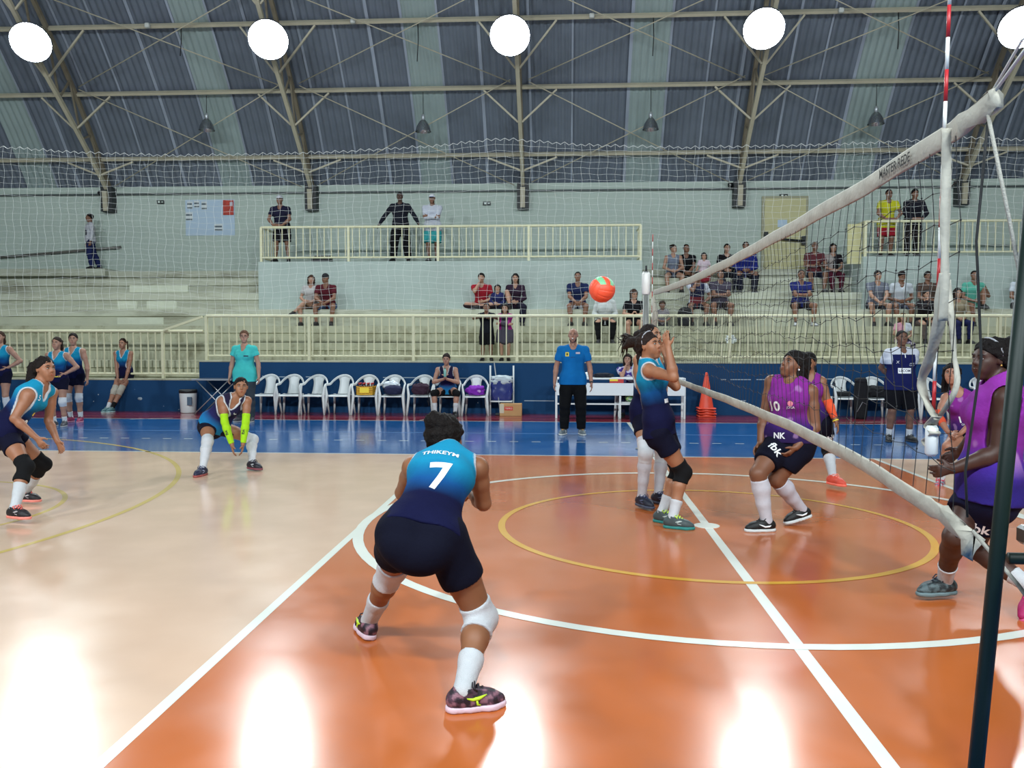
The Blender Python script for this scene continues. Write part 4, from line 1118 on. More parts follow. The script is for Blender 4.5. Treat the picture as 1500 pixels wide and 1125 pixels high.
def person(label, J, S=1.68, skin=(176, 124, 94), hair=('short', (26, 20, 18)), top=None, bot=None, pads=None, socks=None, shoes=None, sleeves=None, h=.011, male=False, bulk=(1, 1, 1), group=None, face=None, extra=None, cap=None, curl=.5, hs=None, palm=None, trim=None, thumb=None, belt=None):
    s = S / 1.68; tw, aw, lw = bulk
    pel, nk, hd = J['pel'], J['nk'], J['hd']
    up = nrm(nk - pel); LT = np.linalg.norm(nk - pel)
    rh = nrm(J['hipR'] - J['hipL']); rs = nrm(J['shR'] - J['shL'])
    f = nrm(np.cross(up, rs)); fh = nrm(np.cross(up, rh))
    hF = nrm(J['hF']); hU = orth(J['hU'], hF); hR = np.cross(hF, hU)
    hs = (.52 + .48 * s) if hs is None else hs
    gz = min(J['anL'][2], J['anR'][2], pel[2]) - .085 * s
    root = empty('person', (pel[0], pel[1], gz), label, 'person', group)
    mm = 1.0 if male else 0.0
    hipw, waw, chw = (.158, .132, .165) if male else (.168, .122, .148)
    def torso(o=0.0, k=.04, low=.09, flat=False):
        t = tw * s; d = .94 + .06 * tw
        p0 = pel - up * low * s; p1 = pel + up * .05 * s; p2 = pel + up * LT * .42; p3 = pel + up * LT * .74; p4 = pel + up * LT * .95
        L = [et(p0, p1, rh, (hipw * 1.0 if flat else .150) * t + o, (.116 if flat else .105) * t + o, hipw * t + o, .118 * t + o, k),
             et(p1, p2, lerp(rh, rs, .3), hipw * t + o, .116 * t + o, waw * t + o, .092 * t + o, k),
             et(p2, p3, rs, waw * t + o, .092 * t + o, chw * t + o, .108 * t + o, k),
             et(p3, p4, rs, chw * t + o, .108 * t + o, .10 * t + o, .066 * t + o, k)]
        if not male:
            for sg in (-1, 1): L.append(rc(p3 + rs * sg * .062 * t + f * .062 * t - up * .015, p3 + rs * sg * .066 * t + f * .085 * t - up * .035, .058 * t + o, .046 * t + o, k))
        for hp in ('hipL', 'hipR'): L.append(rc(lerp(pel, J[hp], .85) - fh * .045 * t - up * .03 * s, lerp(pel, J[hp], .85) - fh * .04 * t - up * .07 * s, .085 * t * (.95 if male else 1.05) + o, .075 * t + o, k))
        return L
    def shoulders(o=0.0, frac=1.0, k=.035):
        L = []
        for sd in 'LR':
            sh = J['sh' + sd]; base = nk - up * .035 * s
            L.append(rc(base, lerp(base, sh, frac), .062 * s * (.5 + .5 * aw) + o, .056 * aw * s + o, k))
            L.append(rc(nk + up * .03 * s, lerp(nk, sh, .62), .045 * s + o, .038 * s + o, k))
        return L
    def arm(sd, o=0.0, t0=0.0, t1=2.0, k=.018, loose=0.0):
        sh, e, w = J['sh' + sd], J['el' + sd], J['wr' + sd]; L = []
        r = lambda x: x * s * aw + o
        if t0 < 1:
            cut = []
            if t1 < 1: cut.append((lerp(sh, e, t1), nrm(e - sh)))
            if t0 > 0: cut.append((lerp(sh, e, t0), -nrm(e - sh)))
            m = lerp(sh, e, .4)
            L += [rc(sh, m, r(.053), r(.047) + loose * .5, k, cut), rc(m, e, r(.047) + loose * .5, r(.038) + loose, k, cut)]
        if t1 > 1:
            cut = []
            if t1 < 2: cut.append((lerp(e, w, t1 - 1), nrm(w - e)))
            if t0 > 1: cut.append((lerp(e, w, t0 - 1), -nrm(w - e)))
            m = lerp(e, w, .28)
            L += [rc(e, m, r(.038), r(.041) + loose * .5, k, cut), rc(m, w, r(.041) + loose * .5, r(.026) + loose, k, cut)]
        return L
    def leg(sd, o=0.0, t0=0.0, t1=2.0, k=.02, loose=0.0):
        hp, kn, an = J['hip' + sd], J['kn' + sd], J['an' + sd]; L = []
        r = lambda x: x * s * lw + o
        bk = nrm(lerp(hp, an, .5) - kn + 1e-4 * fh) * -1
        if t0 < 1:
            cut = []
            if t1 < 1: cut.append((lerp(hp, kn, t1), nrm(kn - hp)))
            if t0 > 0: cut.append((lerp(hp, kn, t0), -nrm(kn - hp)))
            m = lerp(hp, kn, .45)
            L += [rc(hp, m, r(.092), r(.079) + loose * .5, k, cut), rc(m, kn, r(.079) + loose * .5, r(.055) + loose, k, cut)]
        if t1 > 1:
            cut = []
            if t1 < 2: cut.append((lerp(kn, an, t1 - 1), nrm(an - kn)))
            if t0 > 1: cut.append((lerp(kn, an, t0 - 1), -nrm(an - kn)))
            m = lerp(kn, an, .30) - bk * .012 * s; m2 = lerp(kn, an, .62)
            L += [rc(kn, m, r(.053), r(.056) + loose * .4, k, cut), rc(m, m2, r(.056) + loose * .4, r(.043) + loose * .7, k, cut), rc(m2, an, r(.043) + loose * .7, r(.034) + loose, k, cut)]
        return L
    # ---- head, neck, hands, feet
    H = lambda a, b, c: hd + (hR * a + hF * b + hU * c) * hs
    B = torso() + shoulders() + arm('L') + arm('R') + leg('L') + leg('R')
    B.append(rc(nk - up * .03, H(0, -.026, -.05), .058 * s * (1.05 if male else .90), (.053 if male else .047) * hs, .022))
    B += [el(H(0, -.010, .030), (hR, hF, hU), (.074 * hs, .093 * hs, .086 * hs), .02), el(H(0, .016, -.035), (hR, hF, hU), (.057 * hs, .068 * hs, .075 * hs), .03),
          rc(H(-.012, .060, -.094), H(.012, .060, -.094), .020 * hs, k=.03), rc(H(-.034, .050, -.02), H(-.026, .062, -.05), .026 * hs, k=.03), rc(H(.034, .050, -.02), H(.026, .062, -.05), .026 * hs, k=.03),
          rc(H(-.036, .070, .028), H(.036, .070, .028), .013 * hs, k=.015),
          rc(H(0, .084, .016), H(0, .102, -.016), .008 * hs, .0125 * hs, .010), rc(H(-.011, .090, -.021), H(.011, .090, -.021), .0085 * hs, k=.008),
          el(H(0, .079, -.054), (hR, hF, hU), (.025 * hs, .012 * hs, .012 * hs), .010)]
    for sg in (-1, 1): B.append(el(H(sg * .076, -.006, .0), (hR, hF, hU), (.009 * hs, .018 * hs, .031 * hs), .008))
    subs = [rc(H(sg * .033, .098, .010), H(sg * .031, .094, .010), .013 * hs) for sg in (-1, 1)]
    for sd in 'LR':
        W, E = J['wr' + sd], J['el' + sd]; sg = 1 if sd == 'R' else -1
        dr = nrm(J['hand' + sd] - W) if ('hand' + sd) in J else nrm(W - E)
        md = -rs * sg
        n = palm[sd] if palm and sd in palm else (md if abs(np.dot(md, dr)) < .85 else -f)
        n = orth(n, dr)
        th = thumb[sd] if thumb and sd in thumb else f
        t_ = np.cross(dr, n); t_ = t_ if np.dot(t_, th) >= 0 else -t_
        q = s * (1.0 if male else .94); cu = curl[sd] if isinstance(curl, dict) else curl
        B.append(et(W + dr * .005, W + dr * .082 * q, t_, .026 * q, .019 * q, .038 * q, .014 * q, .012))
        for k_, (o_, l_) in enumerate(((.030, .070), (.0105, .080), (-.0095, .074), (-.029, .058))):
            b0 = W + (dr * .080 + t_ * o_) * q; d1 = nrm(dr + n * cu * .55 + t_ * o_ * 2.0); d2 = nrm(dr * (1 - cu * .8) + n * cu * 1.15 + t_ * o_)
            b1 = b0 + d1 * l_ * .52 * q; b2 = b1 + d2 * l_ * .5 * q
            B += [rc(b0, b1, .0098 * q, .0088 * q, .006), rc(b1, b2, .0088 * q, .0074 * q, .004)]
        c0 = W + (dr * .022 + t_ * .020) * q; d1 = nrm(dr * .62 + t_ * .75 + n * .35); c1 = c0 + d1 * .042 * q; c2 = c1 + nrm(dr * .8 + t_ * .35 + n * .45) * .034 * q
        B += [rc(c0, c1, .0135 * q, .011 * q, .010), rc(c1, c2, .011 * q, .0085 * q, .005)]
    ft = {}
    for sd in 'LR':
        A = J['an' + sd]; tf = nrm(J['toe' + sd]); fu = orth(J.get('fu' + sd, V3(0, 0, 1)), tf); fr = np.cross(tf, fu)
        ft[sd] = (A, tf, fu, fr)
        z = .060 * s
        B += [rc(A, A - fu * .045 * s - tf * .03 * s, .032 * s, .030 * s, .02), rc(A - fu * .03 * s, A + tf * .12 * s - fu * z, .032 * s, .022 * s, .02), rc(A + tf * .12 * s - fu * z, A + tf * .165 * s - fu * .064 * s, .024 * s, .017 * s, .015)]
    P, Q = sdf_mesh(B, h, subs)
    body = dye_mesh('body', P, Q, skin_mat(skin), root)
    # ---- face
    def fs(c, r):
        m_ = MB().sphere((0, 0, 0), 1, 10, 8); m_.v = [tuple(H(c[0] + v[0] * r[0], c[1] + v[1] * r[1], c[2] + v[2] * r[2])) for v in m_.v]; return m_
    EW, EB = mat('eye_white', (170, 162, 154), .4), mat('eye_dark', (28, 18, 14), .2)
    for sg in (-1, 1):
        e = fs((sg * .0315, .0785, .009), (.0125, .0085, .0062)).build('eye', EW, root)
        fs((sg * .0312, .0822, .0095), (.0056, .0056, .0062)).build('pupil', EB, e)
        MB().path([H(sg * .0185, .0845, .0125), H(sg * .0315, .0885, .0175), H(sg * .045, .081, .0125)], .0022 * hs, 5).build('eyelid', EB, e)
        MB().path([H(sg * .016, .090, .030), H(sg * .034, .088, .036), H(sg * .052, .074, .029)], [.0035 * hs, .0042 * hs, .002 * hs], 6).build('eyebrow', mat('brow', (40, 30, 26), .8), root)
    lipc = tuple(int(a * b) for a, b in zip(skin, (.88, .70, .68)))
    MB().path([H(-.023, .080, -.053), H(-.008, .0925, -.049), H(0, .0925, -.051), H(.008, .0925, -.049), H(.023, .080, -.053)], [.002 * hs, .0055 * hs, .006 * hs, .0055 * hs, .002 * hs], 8).path([H(-.018, .083, -.056), H(0, .0915, -.060), H(.018, .083, -.056)], [.002 * hs, .0065 * hs, .002 * hs], 8).build('lips', mat('lips_%d_%d_%d' % lipc, lipc, .45), root)
    # ---- hair
    st, hc = hair[0], hair[1]
    hn = nrm(-.64 * hF + .77 * hU)
    hh = min(h, .009)
    def scalp(o, off=0.0):
        return [el(H(0, -.020, .031), (hR, hF, hU), ((.0775 + o) * hs, (.096 + o) * hs, (.090 + o) * hs), .02, cut=[(H(0, 0, .012 + off), -hn)])]
    hp = None
    if st == 'short': hp = scalp(.004)
    elif st == 'shortback': hp = scalp(.010, -.01)
    elif st == 'curly': hp = scalp(.022)
    elif st == 'grey_crop': hp = scalp(.003, .02)
    elif st == 'bun': hp = scalp(.007, -.012) + [rc(H(0, -.12, .07), H(0, -.135, .085), .042 * hs, .036 * hs, .02)]
    elif st == 'topbun': hp = scalp(.016, -.02) + [rc(H(.0, -.05, .125), H(-.01, -.06, .155), .058 * hs, .050 * hs, .03)]
    elif st == 'pony': hp = scalp(.005, -.01) + [rc(H(0, -.10, .055), H(0, -.15, .03), .03 * hs, .04 * hs, .02), rc(H(0, -.15, .03), H(0, -.165, -.09), .042 * hs, .04 * hs, .02), rc(H(0, -.165, -.09), H(0, -.14, -.20), .04 * hs, .012 * hs, .02)]
    elif st in ('long', 'bob'):
        zz = -.22 if st == 'long' else -.12
        hp = scalp(.010, -.012) + [et(H(0, -.065, .02), H(0, -.075, zz), hR, .082 * hs, .05 * hs, .075 * hs, .028 * hs, .03)]
        for sg in (-1, 1): hp.append(rc(H(sg * .074, .0, .045), H(sg * .080, -.02, zz + .02), .026 * hs, .018 * hs, .02))
    elif st == 'custom': hp = scalp(hair[2], -.012) + [rc(H(*a), H(*b), ra * hs, rb * hs, .015) for a, b, ra, rb in hair[3]]
    ho = None
    if hp:
        hsub = [el(H(0, .055, -.030), (hR, hF, hU), (.060 * hs, .068 * hs, .088 * hs))]
        P, Q = sdf_mesh(hp, hh, hsub)
        am = .006 * hs if st in ('short', 'pony', 'bun', 'shortback') else .011 * hs
        for i in range(len(P)):
            w_ = Vector(P[i] * 34); d_ = P[i] - hd
            P[i] += nrm(d_) * am * (mnoise.noise(w_) + .5 * mnoise.noise(w_ * 2.3))
        ho = dye_mesh('hair', P, Q, HAIRM(hc), root)
        if len(hair) > 4:
            for a, b, c_, r_ in hair[4]: MB().path([H(*a), H(*b), H(*c_)], [r_ * hs, r_ * .8 * hs, .001], 5).build('hair_strand', HAIRM(hc), ho)
    if face and 'band' in face:
        pts = [H(.083 * math.cos(a), -.012 + .0 + .04 * (1 - abs(math.cos(a))), .032 + .095 * math.sin(a)) for a in np.linspace(-.1, math.pi + .1, 15)]
        MB().path(pts, .006 * hs, 6).build('headband', mat('band_grey', face['band'], .6), ho)
    if face and 'beard' in face:
        P, Q = sdf_mesh([el(H(0, .020, -.062), (hR, hF, hU), (.062 * hs, .068 * hs, .055 * hs), .02)], hh, [el(H(0, .085, -.035), (hR, hF, hU), (.03 * hs, .05 * hs, .032 * hs))])
        dye_mesh('beard', P, Q, HAIRM(face['beard']), root)
    if face and 'glasses' in face:
        m = MB()
        for sg in (-1, 1):
            m.path([H(sg * .033 + .020 * math.cos(a), .098, .008 + .015 * math.sin(a)) for a in np.linspace(0, 2 * math.pi, 13)[:-1]], .0016, 5, closed=True)
            m.path([H(sg * .053, .096, .010), H(sg * .078, .0, .012)], .0016, 5)
        m.build('glasses', DARK, root)
    if face and 'whistle' in face:
        MB().sphere(H(0, .104, -.056), .011, 10, 8).build('whistle', mat('whistle_white', (225, 225, 220), .4), root)
        MB().path([H(0, .10, -.06), H(.04, .07, -.13), nk + f * .11 + up * .02, H(-.04, .07, -.13), H(0, .10, -.06)], .003, 5).build('lanyard', DARK, root)
    if cap:
        cc, brim = cap
        P, Q = sdf_mesh([el(H(0, -.010, .036), (hR, hF, hU), (.086 * hs, .106 * hs, .094 * hs), .02, cut=[(H(0, 0, .040), -hU)])], hh)
        co = dye_mesh('cap', P, Q, cmat(cc), root)
        if brim: P, Q = sdf_mesh([et(H(0, .075, .045), H(0, .150, .030), hR, .068 * hs, .006 * hs, .058 * hs, .006 * hs, .01)], .006); dye_mesh('brim', P, Q, cmat(brim), co)
    # ---- clothes
    g = min(h, .010)
    out = {'root': root, 'body': body, 'up': up, 'f': f, 'rs': rs, 'H': H, 'pel': pel, 'nk': nk, 'LT': LT}
    tcol = None
    if top:
        kind, col = top[0], top[1]; opt = top[2] if len(top) > 2 else {}
        hem = opt.get('hem', .05) * s; o = .011 + opt.get('loose', 0) * .8
        pr = torso(o, .05, low=max(.13, hem / s + .05), flat=True)
        cuts = [(pel - up * hem, -up)]
        neck = [rc(nk - up * .0 + f * .012, hd, .069 * s, .069 * s)]
        if opt.get('v'): neck.append(rc(nk + f * .09 * s - up * .00, nk + f * .115 * s - up * opt['v'] * s, .050 * s, .004))
        elif not opt.get('hood'): neck.append(rc(nk + f * .05 * s + up * .03, nk + f * .07 * s + up * .015, .052 * s, .046 * s))
        subs = list(neck)
        if hem > .065 * s and kind != 'tank':
            for sd in 'LR': pr += leg(sd, o + .012, 0, .42, .05)
        if kind == 'tank':
            pr += shoulders(o * .75, opt.get('sh', .80))
            ah = [rc(J['sh' + sd] + rs * (1 if sd == 'R' else -1) * .012 * s, lerp(J['sh' + sd], J['el' + sd], .8), .066 * s * (.4 + .6 * aw), .062 * s * aw) for sd in 'LR']
            subs += ah; edge = neck + ah
        else:
            pr += shoulders(o * .45, .94); edge = neck
            for sd in 'LR': pr += arm(sd, .006, 0, opt.get('t1', .58 if kind == 'tee' else 1.97), .03, opt.get('sl', .012 if kind == 'tee' else .005) * .8)
        if opt.get('hood'): pr.append(rc(nk - f * .06 + up * .02 - rs * .06, nk - f * .06 + up * .02 + rs * .06, .055 * s, k=.04))
        P, Q = sdf_mesh(pr, g, subs, cuts)
        t = ((P - pel) @ up) / LT
        if callable(col): tcol = col(P, t, out)
        else: tcol = np.tile(LC(col), (len(P), 1))
        if opt.get('trim') is not None:
            d = np.min([p.ev(P[:, 0], P[:, 1], P[:, 2]) for p in edge], 0)
            m = np.clip((.017 - d) / .004, 0, 1)[:, None]; tcol = tcol * (1 - m) + LC(opt['trim']) * m
        nm = {'tank': 'jersey', 'tee': 'shirt', 'long': 'sweater'}[kind]
        out['top'] = dye_mesh(opt.get('name', nm), P, Q, DYE, root, tcol); out['topPQ'] = (P, Q)
        if opt.get('collar'):
            MB().path([nk + f * .085 * s - up * .05 * s, nk + rs * .06 * s + f * .05 * s + up * .02, nk + rs * .05 * s - f * .04 * s + up * .05, nk - rs * .05 * s - f * .04 * s + up * .05, nk - rs * .06 * s + f * .05 * s + up * .02, nk + f * .085 * s - up * .05 * s], .016, 6).build('collar', cmat(opt['collar']), out['top'])
    if bot:
        kind, col = bot[0], bot[1]; opt = bot[2] if len(bot) > 2 else {}
        if kind in ('shorts', 'pants'):
            t1 = opt.get('t1', .45 if kind == 'shorts' else 1.96); lo = opt.get('loose', 0.0)
            pr = torso(.010 + lo * .3, .04)[:1] + torso(.010 + lo * .3, .04)[-2:] + [torso(.010, .04)[1]]
            for sd in 'LR': pr += leg(sd, .011 + lo * .4, 0, t1, .03, lo)
            P, Q = sdf_mesh(pr, g, (), [(pel + up * opt.get('waist', .07) * s, up)])
        else:
            pr = torso(.012, .04)[:1] + [torso(.012)[1]] + torso(.012)[-2:]
            for sd in 'LR': pr += leg(sd, .02, 0, opt.get('t1', .7), .12, .04)
            P, Q = sdf_mesh(pr, g, (), [(pel + up * .07 * s, up)])
        col_ = col(P, ((P - pel) @ up) / LT, out) if callable(col) else np.tile(LC(col), (len(P), 1))
        out['bot'] = dye_mesh({'shorts': 'shorts', 'pants': 'trousers', 'skirt': 'skirt'}[kind], P, Q, DYE, root, col_); out['botPQ'] = (P, Q)
    for sd, (c, a, b) in (pads or {}).items():
        kp = rc(J['kn' + sd] + nrm(J['kn' + sd] - lerp(J['hip' + sd], J['an' + sd], .5)) * .010, J['kn' + sd], .058 * s * lw + .006, k=.03)
        P, Q = sdf_mesh(leg(sd, .009, a, b, .025) + [kp], g); dye_mesh('knee_pad', P, Q, KNIT(c), root)
    for sd, (c, a) in (socks or {}).items():
        P, Q = sdf_mesh(leg(sd, .006, a, 2.0, .02) + [rc(J['an' + sd], J['an' + sd] - ft[sd][2] * .03, .040 * s, k=.02)], g); so = dye_mesh('sock', P, Q, KNIT(c), root)
    for sd, (c, a, b) in (sleeves or {}).items():
        P, Q = sdf_mesh(arm(sd, .006, a, b, .02), min(g, .008)); out['sleeve' + sd] = dye_mesh('arm_sleeve', P, Q, KNIT(c), root); out['slPQ' + sd] = (P, Q)
    if shoes:
        for sd in 'LR':
            sp = shoes.get(sd, shoes) if isinstance(shoes, dict) and sd in shoes else shoes
            A, tf, fu, fr = ft[sd]; b = A - fu * .085 * s; e_ = s * (.96 if male else .91)
            L = lambda x, y, z: b + tf * x * e_ + fr * y * s + fu * z * s
            up_ = [rc(L(-.045, 0, .045), L(.03, 0, .045), .036 * s, .042 * s, .03), rc(L(.03, 0, .042), L(.125, .004, .036), .042 * s, .040 * s, .03), rc(L(.125, .004, .034), L(.175, .002, .030), .038 * s, .026 * s, .03), rc(L(-.025, 0, .06), L(.005, 0, .10), .040 * s, .042 * s, .03), rc(L(.02, 0, .085), L(.10, .002, .052), .032 * s, .030 * s, .03)]
            P, Q = sdf_mesh(up_, min(g, .008), (), [(L(0, 0, .022), -fu), (L(0, 0, .108), nrm(fu + tf * .25))])
            c0 = LC(sp['c']); cc = np.tile(c0, (len(P), 1))
            if 'pat' in sp:
                for i in range(len(P)):
                    nz = mnoise.noise(Vector(P[i] * 38)); 
                    if nz > .05: cc[i] = LC(sp['pat'][0])
                    elif nz < -.22: cc[i] = LC(sp['pat'][1])
            so = dye_mesh('shoe', P, Q, SHOE, root, cc)
            sl = [rc(L(-.045, 0, .012), L(.03, 0, .012), .039 * s, .042 * s, .03), rc(L(.03, 0, .012), L(.125, .005, .012), .042 * s, .046 * s, .03), rc(L(.125, .005, .012), L(.175, .002, .014), .046 * s, .032 * s, .03)]
            P, Q = sdf_mesh(sl, min(g, .007), (), [(L(0, 0, .0), -fu), (L(0, 0, .026), fu)])
            dye_mesh('sole', P, Q, mat('sole_%d_%d_%d' % sp['sole'], sp['sole'], .6), so)
            if 'lace' in sp:
                m = MB()
                for x in (.045, .065, .085, .105): m.path([L(x, -.028, .092 - (x - .045) * .50), L(x + .006, 0, .117 - (x - .045) * .62), L(x, .028, .092 - (x - .045) * .50)], .0052 * s, 5)
                m.path([L(.04, -.01, .118), L(.03, -.045, .112), L(.055, -.042, .09)], .004, 5).path([L(.04, .01, .118), L(.03, .045, .112), L(.055, .042, .09)], .004, 5); m.build('laces', mat('lace_%d_%d_%d' % sp['lace'], sp['lace'], .7), so)
            if 'mark' in sp:
                mk = sp['mark']
                for sy in (-1, 1):
                    yy = lambda x: sy * (.003 + (.0425 if x > .02 else .0375 + (x + .035) * .09) if x < .11 else .0425 - (x - .11) * .16)
                    pts = {'tick': [(-.035, .062), (-.005, .048), (.035, .045), (.09, .066)], 'cross': [(.0, .042), (.04, .062), (.085, .075)], 'wing': [(-.02, .072), (.03, .058), (.06, .06), (.10, .074)]}[mk[0]]
                    rr = {'tick': [.001, .0095, .0085, .002], 'cross': [.003, .003, .002], 'wing': [.001, .008, .009, .002]}[mk[0]]
                    m = MB().path([L(x, yy(x), z) for x, z in pts], [q * s for q in rr], 6)
                    if mk[0] == 'cross':
                        m.path([L(.02, yy(.02), .04), L(.06, yy(.06), .062), L(.095, yy(.095), .072)], .0028 * s, 5); m.path([L(.0, yy(0), .068), L(.05, yy(.05), .05), L(.09, yy(.09), .042)], .0028 * s, 5)
                    if mk[0] == 'wing': m.path([L(.05, yy(.05), .058), L(.055, yy(.055), .035), L(.07, yy(.07), .03)], [.007 * s, .006 * s, .003 * s], 6)
                    m.build('shoe_mark', mat('mark_%d_%d_%d' % mk[1], mk[1], .5), so)
    return out

def shirt_text(o, txt, size, u, v, material, side=1, bold=0.0, rot=0.0, sx=1.0, which='top', name='print'):
    """lettering on the shirt: u across, v along the trunk (0 hips .. 1 neck); side 1 chest, -1 back"""
    P, Q = o[which + 'PQ']
    bvh = BVHTree.FromPolygons([tuple(p) for p in P], [tuple(int(i) for i in q) for q in Q])
    n = o['f'] * side; r = np.cross(o['up'], n); r = nrm(r)
    rt = nrm(r * math.cos(rot) + o['up'] * math.sin(rot)); ut = nrm(-r * math.sin(rot) + o['up'] * math.cos(rot))
    c = o['pel'] + o['up'] * v * o['LT'] + r * u + n * .0
    return text_on(name, txt, size, c, rt, ut, material, o[which], bvh, bold, .003, sx, .35)
def shirt_patch(o, w, hgt, u, v, material, side=1, which='top', name='badge', round_=False):
    P, Q = o[which + 'PQ']
    bvh = BVHTree.FromPolygons([tuple(p) for p in P], [tuple(int(i) for i in q) for q in Q])
    n = o['f'] * side; r = nrm(np.cross(o['up'], n)); c = o['pel'] + o['up'] * v * o['LT'] + r * u
    vs = []; N = 8
    for i in range(N + 1):
        for j in range(N + 1):
            a, b = i / N * 2 - 1, j / N * 2 - 1
            if round_: a, b = a * math.sqrt(1 - b * b / 2), b * math.sqrt(1 - a * a / 2)
            p = c + r * a * w / 2 + o['up'] * b * hgt / 2
            hit = bvh.ray_cast(Vector(p + n * .35), Vector(-n), .7)
            vs.append((np.array(hit[0]) if hit[0] is not None else p) + n * .0025)
    f = [(i * (N + 1) + j, (i + 1) * (N + 1) + j, (i + 1) * (N + 1) + j + 1, i * (N + 1) + j + 1) for i in range(N) for j in range(N)]
    return MB().add(vs, f, True).build(name, material, o[which])

# ================================================================== PLAYERS AND OFFICIALS
LOG = []
def solve(par, px, py, L, sg):
    D = ray(px, py); n = np.linalg.norm(D); D = D / n
    s0 = float(np.dot(par - CAM, D)); p2 = float(np.dot(par - CAM, par - CAM)) - s0 * s0
    k = math.sqrt(max(0, L * L - p2))
    return CAM + D * (s0 + sg * k)
def knee_solve(px, py, hp, an, Lt, Ls):
    D = ray(px, py); D = D / np.linalg.norm(D); s0 = float(np.dot(lerp(hp, an, .5) - CAM, D)); best = None
    for t in np.linspace(-.6, .6, 121):
        p = CAM + D * (s0 + t); e = (np.linalg.norm(p - hp) - Lt) ** 2 + (np.linalg.norm(p - an) - Ls) ** 2
        if best is None or e < best[0]: best = (e, p)
    return best[1]
def pose(S, sp, male=False, name=''):
    J = {}; G = lambda k, d=None: sp.get(k, d)
    J['pel'] = atY(*sp['pel'])
    J['nk'] = solve(J['pel'], *sp['nk'][:2], .295 * S, sp['nk'][2])
    for sd in 'LR':
        J['hip' + sd] = solve(J['pel'], *sp['hip' + sd][:2], .058 * S, sp['hip' + sd][2])
        J['sh' + sd] = solve(J['nk'], *sp['sh' + sd][:2], (.118 if male else .108) * S, sp['sh' + sd][2])
        J['el' + sd] = solve(J['sh' + sd], *sp['el' + sd][:2], .172 * S, sp['el' + sd][2])
        J['wr' + sd] = solve(J['el' + sd], *sp['wr' + sd][:2], .150 * S, sp['wr' + sd][2])
        if G('hand' + sd): J['hand' + sd] = solve(J['wr' + sd], *sp['hand' + sd][:2], .095 * S, sp['hand' + sd][2])
        J['an' + sd] = atY(*sp['an' + sd]) if len(sp['an' + sd]) == 3 else atZ(*sp['an' + sd][:2], .085 * S / 1.68)
        J['kn' + sd] = knee_solve(*sp['kn' + sd][:2], J['hip' + sd], J['an' + sd], .247 * S, .238 * S)
        t = sp['toe' + sd]
        J['toe' + sd] = nrm(V3(*t)) 
        if G('fu' + sd): J['fu' + sd] = V3(*sp['fu' + sd])
    J['hd'] = solve(J['nk'], *sp['hd'][:2], .118 * S, sp['hd'][2])
    J['hF'] = nrm(V3(*sp['hF'])); J['hU'] = nrm(V3(*sp['hU']))
    rep = []
    for a, b, L in (('pel', 'nk', .295), ('shR', 'elR', .172), ('elR', 'wrR', .15), ('shL', 'elL', .172), ('elL', 'wrL', .15), ('hipR', 'knR', .247), ('knR', 'anR', .238), ('hipL', 'knL', .247), ('knL', 'anL', .238), ('nk', 'hd', .118)):
        q = np.linalg.norm(J[a] - J[b]) / (L * S)
        if abs(q - 1) > .12: rep.append('%s-%s %.2f' % (a, b, q))
    LOG.append((name, rep, [round(float(J['anL'][2]), 2), round(float(J['anR'][2]), 2)]))
    return J

TURQ, MID, NVY = LC((28, 146, 186)), LC((22, 82, 142)), LC((20, 22, 58))
def ramp(t, stops):
    xs = [a for a, _ in stops]; C = np.array([b for _, b in stops])
    return np.stack([np.interp(t, xs, C[:, i]) for i in range(3)], 1)
def dye_team(P, t, o):
    n = np.array([mnoise.noise(Vector(p * 9)) for p in P]) * .05
    return ramp(t + n, [(.12, NVY), (.34, NVY), (.52, MID), (.74, TURQ), (1, TURQ)])
def dye_libero(P, t, o):
    return ramp(t, [(.0, LC((36, 140, 196))), (.14, LC((36, 120, 180))), (.34, LC((40, 40, 92))), (1, LC((40, 34, 58)))])
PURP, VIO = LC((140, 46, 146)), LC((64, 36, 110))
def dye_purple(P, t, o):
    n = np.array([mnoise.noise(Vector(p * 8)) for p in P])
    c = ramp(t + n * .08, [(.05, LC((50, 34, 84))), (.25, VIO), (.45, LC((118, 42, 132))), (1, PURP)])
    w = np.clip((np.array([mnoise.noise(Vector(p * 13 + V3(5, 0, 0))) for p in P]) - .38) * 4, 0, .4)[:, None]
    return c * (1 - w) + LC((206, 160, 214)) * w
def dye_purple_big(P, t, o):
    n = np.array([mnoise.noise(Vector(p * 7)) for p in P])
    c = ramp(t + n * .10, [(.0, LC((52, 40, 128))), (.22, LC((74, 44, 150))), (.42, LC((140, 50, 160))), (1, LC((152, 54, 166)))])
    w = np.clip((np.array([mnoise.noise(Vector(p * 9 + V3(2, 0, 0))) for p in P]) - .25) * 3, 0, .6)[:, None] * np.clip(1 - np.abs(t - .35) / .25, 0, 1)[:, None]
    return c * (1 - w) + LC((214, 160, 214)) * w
NAVYC = (18, 19, 40)
WHT = (212, 214, 218); BLK = (22, 22, 24)
PW = mat('print_white', (226, 228, 230), .6); PN = mat('print_navy', (24, 28, 60), .6); PY = mat('print_yellow', (214, 190, 60), .6)
S_BLACKCORAL = dict(c=(34, 28, 32), sole=(226, 130, 116), lace=(240, 104, 92), mark=('cross', (200, 190, 192)))
S_NAVY = dict(c=(36, 38, 66), sole=(150, 70, 66), lace=(80, 84, 110), mark=('cross', (160, 165, 190)))
S_PURPLE = dict(c=(84, 56, 72), pat=((40, 30, 40), (150, 104, 118)), sole=(214, 186, 198), lace=(34, 26, 34), mark=('wing', (186, 216, 40)))
S_GREY = dict(c=(66, 78, 80), sole=(30, 116, 112), lace=(190, 226, 70), mark=('cross', (205, 215, 210)))
S_BLACK = dict(c=(20, 20, 22), sole=(200, 204, 204), lace=(30, 30, 32), mark=('tick', (232, 234, 236)))
S_CORAL = dict(c=(236, 90, 70), sole=(240, 110, 90), lace=(250, 140, 120))
